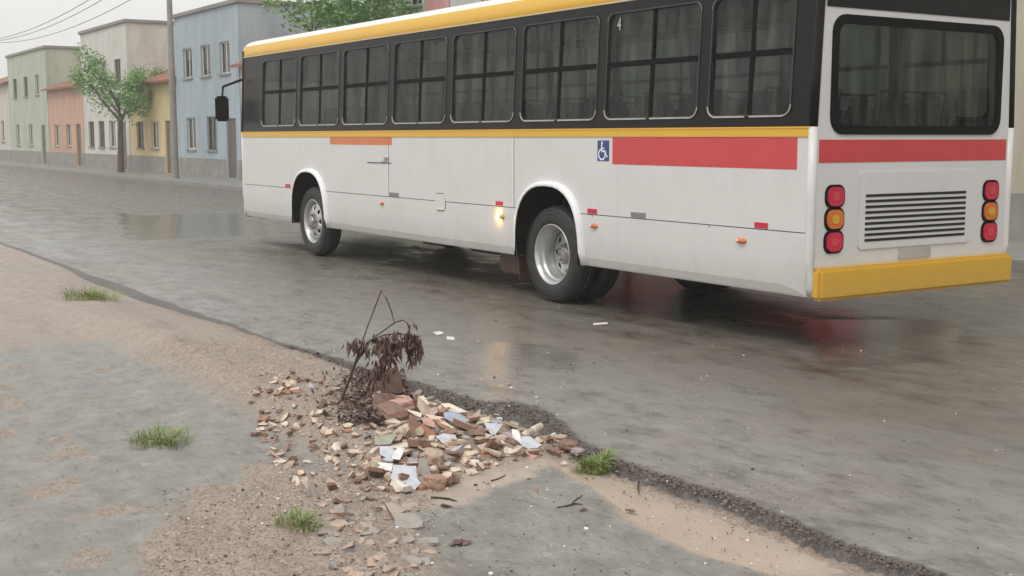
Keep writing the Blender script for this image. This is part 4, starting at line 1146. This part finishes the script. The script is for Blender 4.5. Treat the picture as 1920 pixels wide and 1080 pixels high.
S('tan brick piece with a rough top beside the oval plate', c3((730, 690), (870, 680), (868, 720), (745, 745)), 30, .03, 'tan', 'brown')
# right half of the heap
S('clean white tile pointing down, right of the centre of the heap', c4((148, 335), (342, 350), (258, 470), (212, 442)), 42, .012, 'lav', 'white', lift=.005)
S('small pale blue tile behind the clean white one', c4((215, 312), (322, 312), (328, 352), (218, 345)), 30, .012, 'blue', 'white', lift=.01)
S('tiny lavender chip furthest back on the right', c4((270, 282), (325, 280), (340, 305), (285, 308)), 35, .01, 'lav', 'grey')
S('broad cream tile in the centre, largest cream piece', c4((8, 460), (112, 418), (265, 490), (130, 512)), 24, .014, 'pale', 'brown', lift=.005)
S('thin cream wedge right of the broad cream tile', c4((225, 480), (320, 455), (372, 515), (300, 522)), 24, .012, 'cream', 'brown')
S('five sided cream plate on the mud edge', c4((75, 570), (150, 533), (288, 578), (215, 625), (120, 632)), 20, .014, 'cream', 'brown')
S('cream plate with a clipped corner right of the five sided one', c4((240, 612), (330, 568), (468, 612), (442, 648), (350, 652)), 18, .014, 'pale', 'tan')
S('mauve grey slab below the clean white tile', c4((320, 432), (430, 428), (448, 502), (348, 472)), 32, .014, 'mauve', 'slate')
S('pink white tile leaning against the lavender slab', c4((428, 400), (500, 418), (532, 565), (440, 492)), 50, .012, 'white', 'mauve')
S('rounded lavender slab at the right end of the heap', c4((530, 475), (620, 478), (732, 560), (690, 592), (600, 600), (528, 572)), 34, .014, 'lav', 'pink', lift=.01)
S('orange red tile under the lavender slab', c4((585, 600), (655, 605), (742, 650), (690, 672), (600, 655)), 28, .012, 'pink', 'terra')
S('flat pink piece lowest at the right end of the heap', c4((550, 640), (600, 655), (705, 672), (640, 705), (600, 700)), 16, .01, 'pink', 'terra')
S('small rust red chip behind the clipped cream plate', c4((345, 532), (450, 540), (432, 562), (360, 552)), 22, .01, 'pink', 'terra')
S('pale cream block behind the broad cream tile', c4((95, 290), (200, 272), (208, 330), (70, 352)), 34, .03, 'cream', 'tan', lift=.01)
S('white lump of plaster near the dark road edge', c4((800, 472), (850, 440), (892, 436), (880, 462), (820, 492)), 45, .03, 'white', 'grey', name='plaster_lump', cat='plaster')
S('flat cream chip alone at the front of the heap', c4((-8, 722), (105, 722), (72, 765), (-8, 752)), 18, .01, 'pale', 'tan')
S('small tan chip second from the front corner', c4((120, 716), (192, 735), (185, 756), (130, 752)), 20, .012, 'cream', 'brown')
S('little cream chip nearest the bare concrete', c4((215, 738), (292, 742), (292, 762), (217, 760)), 20, .012, 'pale', 'brown')
# upright boards at the left end
S('beige triangular board leaning at the far left', [(700, 676), (726, 678), (744, 683), (730, 699), (708, 700)], 70, .015, 'tan', 'brown', lift=.02, name='broken_board', cat='board', raise_=.1)
S('dark reddish board with a peaked top at the far left', [(700, 690), (728, 698), (744, 681), (752, 710), (757, 742), (715, 752), (690, 750)], 78, .018, 'brown', 'maroon', name='broken_board', cat='board')
S('maroon board lying in front of the peaked one', [(700, 735), (735, 738), (758, 745), (768, 768), (735, 782), (700, 775)], 50, .02, 'maroon', 'maroon', name='broken_board', cat='board')
# lower left pieces
S('pale grey concrete slab lying in the mud at the lower left', c5((150, 300), (215, 280), (388, 283), (485, 365), (492, 445), (400, 470), (215, 475), (130, 420)), 16, .03, 'grey', 'grey', name='concrete_slab', cat='slab')
S('tan board beside the pale grey slab', c5((10, 155), (100, 150), (280, 250), (205, 282), (212, 430), (160, 420), (60, 240)), 24, .02, 'dun', 'brown', name='broken_board', cat='board')
S('thin grey slab almost flush with the concrete', c5((425, 600), (560, 588), (690, 592), (688, 655), (430, 665)), 6, .012, 'grey', 'grey', name='concrete_slab', cat='slab')
S('square ended grey slab nearest the camera', c5((330, 845), (580, 835), (582, 950), (440, 948), (340, 905)), 10, .02, 'grey', 'green', name='concrete_slab', cat='slab')
S('pale flat stone strip above the nearest slab', c5((340, 765), (560, 745), (675, 770), (660, 795), (420, 790)), 8, .014, 'tan', 'grey', name='stone_strip', cat='stone')

def lump(label, px, py, sx, sy, sz, top, seed, name='brick_lump', cat='brick', sink=.25, rz=0, sub=3):
    p = hit(px, py); bm = bmesh.new(); bmesh.ops.create_cube(bm, size=2); bmesh.ops.subdivide_edges(bm, edges=bm.edges[:], cuts=5, use_grid_fill=True)
    for v in bm.verts:
        c = v.co.copy(); sph = c.normalized() * 1.25; c = c.lerp(sph, .42)
        k = 1 + .22 * noise.noise(c * 1.3 + Vector((seed, 0, 0))) + .07 * noise.noise(c * 4 + Vector((0, seed, 0)))
        v.co = Vector((c.x * sx * k, c.y * sy * k, c.z * sz * k))
    mb = MB(); mb.bm(bm); o = mb.build(name, T[top]); o.location = p + Vector((0, 0, sz * (1 - sink))); o.rotation_euler = (random.uniform(-.2, .2), random.uniform(-.2, .2), rz)
    return tag(o, label, cat)
lump('orange brown brick lump in front of the big lavender tile', 815, 914, .050, .042, .034, 'tan2', 1, rz=.5)
lump('tan lump with a shaded brown side between the slab and the front plate', 813, 868, .045, .05, .035, 'tan', 4, rz=.9)
lump('small round orange stone beside the brick lump', 790, 918, .016, .016, .012, 'terra', 7, 'stone', 'stone')
lump('dull brown clod by the road edge, right of the plaster', 1068, 840, .055, .04, .022, 'brown', 9, 'earth_clod', 'clod', rz=.3)
lump('lighter brown clod just behind the right end of the heap', 1050, 828, .045, .035, .02, 'tan', 12, 'earth_clod', 'clod')
lump('pinkish grey clod next to the grass tuft', 1084, 850, .035, .028, .014, 'mauve', 14, 'earth_clod', 'clod')
lump('crumbly pink brown clod under the peaked board', 752, 775, .07, .06, .05, 'pink', 17, 'earth_clod', 'clod')
lump('dark brown clod left of the pointed sliver', 735, 790, .08, .06, .05, 'brown', 19, 'earth_clod', 'clod')
def rod(label, a, b, r, top, lift=.03, hollow=False, name='clay_pipe', cat='pipe'):
    p, q = hit(*a, lift), hit(*b, lift); q = Vector((q.x, q.y, max(q.z, p.z - .01)))
    d = (q - p); c = (p + q) / 2; mb = MB(); n = 7
    mb.tube([p - c + d * (k / n) + Vector((0, 0, .003 * math.sin(k * 1.7))) for k in range(n + 1)], [r * (1 + .06 * math.sin(k * 2.3)) for k in range(n + 1)], 14)
    o = mb.build(name, T[top], smooth=True); o.location = c
    return tag(o, label, cat)
rod('pale cream roll of broken pipe at the right of the heap', (984, 816), (1014, 808), .022, 'pale', .025)
rod('stubby tan pipe piece at the left of the heap', (750, 812), (772, 800), .022, 'cream', .03)
rod('thin tan rod above the stubby pipe piece', (728, 802), (764, 789), .008, 'cream', .05, name='clay_rod', cat='rod')
# loose small shards: alike, in three colours, they fill the heap
protos = []
HEAP = [(560, 720), (725, 722), (770, 735), (850, 768), (905, 790), (990, 805), (1040, 830), (1060, 852), (1000, 852), (955, 872), (900, 882), (860, 905), (770, 925), (560, 930), (470, 820)]
HEAP = [(470, 690)] + HEAP[1:]
kinds = [('cream', 'brown', 'small cream tile chip among the rubble', 'small cream chips in the heap'),
         ('tan', 'brown', 'small tan brick chip among the rubble', 'small tan chips in the heap'),
         ('lav', 'grey', 'small lavender glazed chip among the rubble', 'small lavender chips in the heap'),
         ('terra', 'brown', 'small terracotta chip among the rubble', 'small terracotta chips in the heap'),
         ('pale', 'tan', 'small whitish chip among the rubble', 'small whitish chips in the heap'),
         ('grey', 'slate', 'small grey mortar chip among the rubble', 'small grey chips in the heap')]
wt = [120, 90, 16, 44, 84, 24]
rnd = random.Random(11)
for (tp, sd_, lab, grp), cnt in zip(kinds, wt):
    base = []
    for i in range(cnt):
        while True:
            px, py = rnd.uniform(470, 1065), rnd.uniform(700, 930)
            if inside((px, py), HEAP) and (px > 700 or rnd.random() < .6): break
        if i < 6:
            k = rnd.randint(4, 6); L = []
            r0 = rnd.uniform(.022, .034)
            for q in range(k):
                a = 2 * math.pi * (q + rnd.uniform(-.3, .3)) / k; L.append(Vector((math.cos(a) * r0 * rnd.uniform(.7, 1.5), math.sin(a) * r0 * rnd.uniform(.5, 1), 0)))
            o = poly_piece('tile_chip', lab, 'tile chip', L, Vector((0, 0, 1)), rnd.choice([.008, .010, .018]), tp, sd_, grp); base.append(o)
        else: o = rnd.choice(base).copy(); C.objects.link(o)
        p = hit(px, py, 0); s = rnd.uniform(.5, 1.45); up_ = rnd.uniform(0, .018)
        if px > 700 and py > 750 and px < 980 and rnd.random() < .28: s = rnd.uniform(1.4, 2.1); up_ = rnd.uniform(.01, .04)
        o.location = p + Vector((0, 0, .006 + up_)); o.scale = (s, s, s)
        # most lie with their faces turned up and towards the street side they were tipped from
        o.rotation_euler = (rnd.gauss(.16, .38), rnd.gauss(-.14, .38), rnd.uniform(0, 6.28))

for i in range(110):
    px, py = rnd.uniform(600, 800), rnd.uniform(930, 1085)
    if px > 790 - .1 * (py - 930) or rnd.random() < .2: continue
    tp, sd_, lab, grp = rnd.choice([('tan', 'brown', 'small flat tan fragment sunk in the mud at the lower left', 'tan fragments sunk in the mud'), ('dun', 'brown', 'small dun fragment sunk in the mud at the lower left', 'dun fragments sunk in the mud'), ('grey', 'slate', 'small grey mortar fragment sunk in the mud at the lower left', 'grey fragments sunk in the mud')])
    k = rnd.randint(4, 7); r0 = rnd.uniform(.014, .046)
    L = [Vector((math.cos(6.283 * q / k) * r0 * rnd.uniform(.7, 1.6), math.sin(6.283 * q / k) * r0 * rnd.uniform(.6, 1.1), 0)) for q in range(k)]
    o = poly_piece('mud_fragment', lab, 'fragment', L, Vector((0, 0, 1)), rnd.choice([.008, .012, .02]), tp, sd_, grp)
    o.location = hit(px, py) + Vector((0, 0, .005)); o.rotation_euler = (rnd.gauss(.1, .22), rnd.gauss(-.08, .22), rnd.uniform(0, 6.28))

# fine rubble and crumbs nobody could count
def crumbs(name, label, place, n, smin, smax, m, seed):
    rn = random.Random(seed); mb = MB()
    for i in range(n):
        pt = place(rn)
        if pt is None: continue
        s = rn.uniform(smin, smax) * (1 if rn.random() < .8 else 1.7); V = []
        rot = Matrix.Rotation(rn.uniform(0, 6.28), 3, 'Z') @ Matrix.Rotation(rn.uniform(-.8, .8), 3, 'X')
        a, b, c_ = rn.uniform(.6, 1.4), rn.uniform(.5, 1), rn.uniform(.3, .8)
        for q in ((1, 0, 0), (-.3, .9, 0), (-.8, -.6, 0), (.1, .1, .9), (.2, -.8, -.3)):
            V.append(pt + rot @ Vector((q[0] * a * s, q[1] * b * s, q[2] * c_ * s)))
        mb.add(V, [(0, 1, 3), (1, 2, 3), (2, 4, 3), (4, 0, 3), (0, 4, 2, 1)], rn.randrange(len(m)))
    return tag(mb.build(name, m), label, kind='stuff')
def in_heap(rn):
    px, py = rn.uniform(480, 1075), rn.uniform(690, 940)
    if not inside((px, py), HEAP): 
        if rn.random() > .08: return None
    return hit(px, py) + Vector((0, 0, .003))
crumbs('rubble_gravel', 'fine crumbs of tile and mortar through the rubble heap', in_heap, 3200, .004, .013, [T['cream'], T['tan'], T['brown'], T['pale'], T['grey'], T['terra']], 5)
def at_edge(rn):
    x = rn.uniform(-9.4, -2.7); o = rn.gauss(-.05, .03) if x < -5.2 else rn.gauss(-.03, .018)
    if o > .05: return None
    y = edge_y(x) + o; return Vector((x, y, ground_any(x, y) + .004))
M['tar'] = mat('tar_crumb', (.06, .05, .045), .6, .4, 30); M['tar2'] = mat('tar_crumb_brown', (.16, .13, .11), .7, .3, 30)
crumbs('asphalt_crumbs', 'dark crumbled asphalt along the broken road edge', at_edge, 4200, .003, .009, [M['tar'], M['tar2'], M['tar2'], M['tar2']], 6)
def on_soil(rn):
    if rn.random() < .6:
        px, py = rn.uniform(300, 815), rn.uniform(915, 1085)
        if px > 730 and rn.random() < .3: return None
    else: px, py = rn.uniform(760, 1500), rn.uniform(880, 1085)
    if px > 820 and rn.random() < .5: return None
    p = hit(px, py); return p + Vector((0, 0, .002))
crumbs('grit', 'grit and small stones scattered over the wet pavement', on_soil, 5200, .0015, .007, [T['tan'], T['brown'], T['grey'], M['tar'], T['pale']], 8)
def on_road(rn):
    x = rn.uniform(-14, -2.8); y = 4.05 + rn.random() ** 1.6 * 4
    if y < edge_y(x) + .03: return None
    return Vector((x, y, .003))
crumbs('road_grit', 'pale grit scattered over the wet asphalt', on_road, 800, .002, .008, [T['pale'], T['cream'], M['tar'], M['tar2'], M['tar']], 9)

# ---------------------------------------------------------------- plants
M['grass'] = leafmat('grass_blade', (.09, .16, .03), (.34, .40, .13))
M['straw'] = leafmat('straw', (.30, .24, .12), (.42, .34, .18))
def tuft(label, px, py, r, h, n, seed, name='grass_tuft'):
    rn = random.Random(seed); c = hit(px, py); g_ = empty(name, c, label, 'grass'); mb = MB()
    for i in range(n):
        a = rn.uniform(0, 6.28); q = r * rn.random() ** .6; x, y = q * math.cos(a), q * math.sin(a) * .8
        z0 = ground_any(c.x + x, c.y + y) - c.z - .005
        L = h * rn.uniform(.45, 1.1); b = Vector((math.cos(a) + rn.gauss(0, .5), math.sin(a) + rn.gauss(0, .5), 0)) * .45
        w = rn.uniform(.002, .0045); s = Vector((-b.y, b.x, 0)).normalized() * w
        P = Vector((x, y, z0)); pts = []
        for k in range(5):
            t = k / 4; pts.append(P + Vector((0, 0, L * (t - .35 * t * t * (1 + b.length)))) + b * L * t * t)
        V = []
        for k, p in enumerate(pts):
            ww = s * (1 - (k / 4) ** 2) * (1 if k else .8); V += [p - ww, p + ww + Vector((0, 0, w * .4))]
        mb.add(V, [(2 * k, 2 * k + 1, 2 * k + 3, 2 * k + 2) for k in range(4)], 1 if rn.random() < .12 else 0)
    mb.build('blades', [M['grass'], M['straw']], g_)
    st = MB(); 
    for i in range(5):
        a = i * 1.3; e = Vector((math.cos(a), math.sin(a), 0)) * r * .7; st.tube([Vector((0, 0, -.01)), Vector((0, 0, h * .2)) + e * .4, e + Vector((0, 0, h * (.5 + .1 * (i % 3))))], [.004, .003, .0015], 5)
    st.build('stems', M['grass'], g_)
    return g_
tuft('bright green tuft of grass growing at the broken road edge', 1116, 882, .085, .125, 460, 2)
tuft('sparse yellowing sprig beside the green tuft', 1084, 884, .05, .045, 26, 4)
tuft('small green tuft on the mud bank left of the rubble', 560, 985, .12, .10, 160, 5)
tuft('low grass clump along the pavement far to the left', 300, 830, .2, .13, 260, 6)
tuft('scruffy grass clump by the road edge at the left', 170, 560, .35, .22, 320, 7)

# dried branch with hanging brown leaves
M['dry'] = leafmat('dry_leaf', (.085, .045, .038), (.23, .145, .115)); M['dry2'] = leafmat('dry_leaf_dark', (.030, .014, .014), (.10, .048, .042))
M['stem'] = mat('dry_stem', (.06, .04, .03), .8, .3)
def dry_branch():
    rn = random.Random(21)
    base = hit(640, 752); db = empty('dry_branch', base, 'dry branch with drooping red brown leaves at the left of the heap', 'branch')
    depth = (hit(722, 760) - EYE).dot(FW)
    def W_(px, py, off=0):
        d = ray(px, py); t = (depth + off) / d.dot(FW); return EYE + d * t - base
    st = MB()
    lines = [[(640, 752), (668, 680), (700, 633), (722, 618), (740, 605), (755, 600), (764, 606), (769, 624)],
             [(668, 680), (690, 640), (720, 628), (750, 625), (775, 634)], [(640, 752), (690, 610), (715, 545), (726, 563), (734, 584), (739, 604)]]
    for L in lines: st.tube([W_(a, b, .04 * math.sin(a)) for a, b in L], [.007] + [.004] * (len(L) - 2) + [.002], 6)
    st.build('stem', M['stem'], db)
    lf = MB(); CL = [(665, 640, 10), (690, 648, 9), (712, 640, 9), (728, 645, 9), (742, 650, 8), (752, 640, 8), (765, 632, 6), (772, 625, 5), (780, 640, 5), (786, 652, 4), (771, 660, 4), (733, 632, 12), (716, 676, 9), (728, 668, 7), (712, 700, 12), (700, 690, 14)]
    for i in range(430):
        cl = rn.choice(CL); px = cl[0] + rn.gauss(0, cl[2]); py = cl[1] + rn.gauss(0, 8)
        if px > 792: continue
        L = rn.uniform(9, 26); w = rn.uniform(3, 8)
        o = rn.uniform(-.10, .10); dx = rn.gauss(0, 6)
        p0 = W_(px, py, o); p1 = W_(px + dx * .4, py + L * .5, o + rn.uniform(-.02, .02)); p2 = W_(px + dx, py + L, o)
        s = (RT * rn.uniform(.5, 1) + FW * rn.uniform(-.7, .7)).normalized() * w / 600
        lf.add([p0, p1 - s, p2, p1 + s + FW * .004], [(0, 1, 2), (0, 2, 3)], rn.random() < .4)
    for px, py, L in ((770, 655, 42), (777, 650, 40), (768, 650, 30), (722, 640, 34), (733, 645, 24)):
        for q in range(3):
            p0 = W_(px + q, py, .02 * q); p1 = W_(px + 2, py + L * .6, .02 * q); p2 = W_(px + 1, py + L, .02 * q); s = RT * .005
            lf.add([p0, p1 - s, p2, p1 + s], [(0, 1, 2), (0, 2, 3)], 1)
    lf.build('leaves', [M['dry'], M['dry2']], db)
dry_branch()
def litter(rn):
    px, py = rn.gauss(715, 45), rn.uniform(700, 800)
    if px > 775 - (py < 730) * 15 or px < 520: return None
    return hit(px, py) + Vector((0, 0, .01 + rn.random() * .03))
def leaf_litter(name, label, place, n, seed, ms):
    rn = random.Random(seed); mb = MB()
    for i in range(n):
        p = place(rn)
        if p is None: continue
        a = Vector((rn.gauss(0, 1), rn.gauss(0, 1), rn.gauss(0, .4))).normalized(); b = a.cross(Vector((rn.gauss(0, .4), rn.gauss(0, .4), 1))).normalized(); s = rn.uniform(.008, .028)
        mb.add([p - a * s, p - b * s * .4, p + a * s, p + b * s * .4 + Vector((0, 0, s * .4))], [(0, 1, 2), (0, 2, 3)], rn.randrange(len(ms)))
    tag(mb.build(name, ms), label, kind='stuff')
leaf_litter('leaf_litter', 'dark red brown leaf litter around the boards at the left', litter, 1900, 31, [M['dry'], M['dry2'], M['stem']])

# odds and ends lying on the pavement and the road
def twig(label, pts, r=.003, name='twig'):
    P = [hit(a, b) + Vector((0, 0, r * 1.4)) for a, b in pts]; c = P[0]; mb = MB(); mb.tube([p - c for p in P], [r] + [r * 1.1] * (len(P) - 2) + [r * .5], 6)
    o = mb.build(name, M['stem']); o.location = c; return tag(o, label, 'twig')
twig('curved brown twig lying on the mud in front of the heap', [(921, 903), (930, 901), (938, 898), (948, 892)], .0035)
twig('dark twig across the concrete right of centre', [(1045, 954), (1062, 951), (1078, 946), (1092, 948)], .004)
twig('forked twig by the muddy water', [(1070, 948), (1080, 938), (1092, 930)], .003)
twig('thin brown twig at the road edge on the far right', [(1198, 905), (1196, 918), (1199, 928)], .004)
twig('long pale twig along the mud edge below the brick lump', [(808, 935), (825, 936), (842, 938), (856, 942)], .005)
def crumple(label, px, py, r, m, seed, name='crumpled_leaf', cat='leaf'):
    rn = random.Random(seed); c = hit(px, py); mb = MB(); n = 9
    V = [(r * 1.6 * (i / 4 - 1) * 1, r * .8 * (j / 4 - 1), r * .30 + r * .5 * rn.uniform(-.6, 1) * (1 - abs(i / 4 - 1)) - .15 * r) for i in range(n) for j in range(n)]
    mb.add(V, [(i * n + j, (i + 1) * n + j, (i + 1) * n + j + 1, i * n + j + 1) for i in range(n - 1) for j in range(n - 1) if math.hypot(i - 3.5, (j - 3.5) * 1.1) < 4 + rn.uniform(-.6, .4)])
    o = mb.build(name, m, smooth=True); o.location = c + Vector((0, 0, .004)); o.rotation_euler.z = rn.uniform(0, 6); return tag(o, label, cat)
crumple('dark crumpled leaf on the grey concrete near the bottom', 864, 1022, .035, M['dry'], 3)
crumple('small dead leaf left of centre on the mud line', 836, 951, .02, M['dry2'], 4)
crumple('brown leaf scrap near the muddy water', 1095, 958, .018, M['dry'], 5)
crumple('small dark leaf on the mud right of the brick lump', 892, 911, .012, M['dry2'], 6)
crumple('dead leaf curled on the concrete towards the right', 1182, 960, .02, M['dry'], 12)
def scrap(label, px, w, name, m, seed=0):
    c = [hit(*p) for p in px]; o_ = sum(c, Vector()) / len(c); top = [p - o_ + Vector((0, 0, .006)) for p in c]; n = len(top)
    V = top + [v - Vector((0, 0, .005)) for v in top]; F_ = [tuple(range(n)), tuple(range(n, 2 * n))[::-1]] + [(i, i + n, (i + 1) % n + n, (i + 1) % n) for i in range(n)]
    o = mesh_obj(name, V, F_, m); o.location = o_; return tag(o, label, w)
M['paper'] = mat('wet_paper', (.74, .70, .64), .5, .08, 20, bmp=.2)
scrap('short white paper strip lying on the asphalt, left', [(837, 632), (852, 633), (852, 638), (838, 637)], 'paper scrap', 'paper_scrap', M['paper'])
scrap('pale flattened wrapper on the asphalt behind the paper strip', [(812, 624), (826, 622), (833, 626), (820, 629)], 'wrapper', 'wrapper', M['paper'])
scrap('thin pale strip on the asphalt below the rear wheel', [(1112, 607), (1138, 605), (1140, 608), (1113, 610)], 'plastic strip', 'plastic_strip', M['paper'])
for px, py, r_, lb in ((958, 729, .014, 'white pebble on the asphalt above the rubble heap'), (1099, 993, .012, 'white pebble on the concrete at the lower right'), (821, 703, .009, 'tiny white stone on the asphalt near the dry branch'),
                       (745, 990, .010, 'white stone beside the pale grey slab'), (988, 878, .010, 'pale pebble on the concrete below the clipped cream plate'), (996, 951, .007, 'small white pebble in the middle of the concrete'),
                       (920, 1077, .012, 'white pebble at the bottom of the concrete'), (838, 917, .008, 'cream pebble right of the brick lump'), (810, 1057, .008, 'white pebble right of the nearest slab'), (1058, 1025, .006, 'little white pebble low on the right of the concrete')):
    p = hit(px, py); bm = bmesh.new(); bmesh.ops.create_icosphere(bm, subdivisions=2, radius=r_)
    for v in bm.verts: v.co *= 1 + .3 * noise.noise(v.co / r_ + Vector((px, 0, 0))); v.co.z *= .6
    mb = MB(); mb.bm(bm); o = mb.build('pebble', T['white']); o.location = p + Vector((0, 0, r_ * .4)); tag(o, lb, 'pebble')

# ---------------------------------------------------------------- rain haze
hz = MB(); hz.box(-266, 66, -84, 124, -3.2, 13.5)
hm, hnt, hp = newmat('rain_haze'); hnt.nodes.remove(hp)
pv = N(hnt, "ShaderNodeVolumePrincipled"); pv.inputs['Density'].default_value = .0017; pv.inputs['Color'].default_value = (.93, .94, .93, 1)
pv.inputs['Anisotropy'].default_value = .2
hnt.links.new(pv.outputs[0], [n for n in hnt.nodes if n.type == 'OUTPUT_MATERIAL'][0].inputs['Volume'])
tag(hz.build('haze', hm), 'pale rain haze filling the street', kind='stuff')
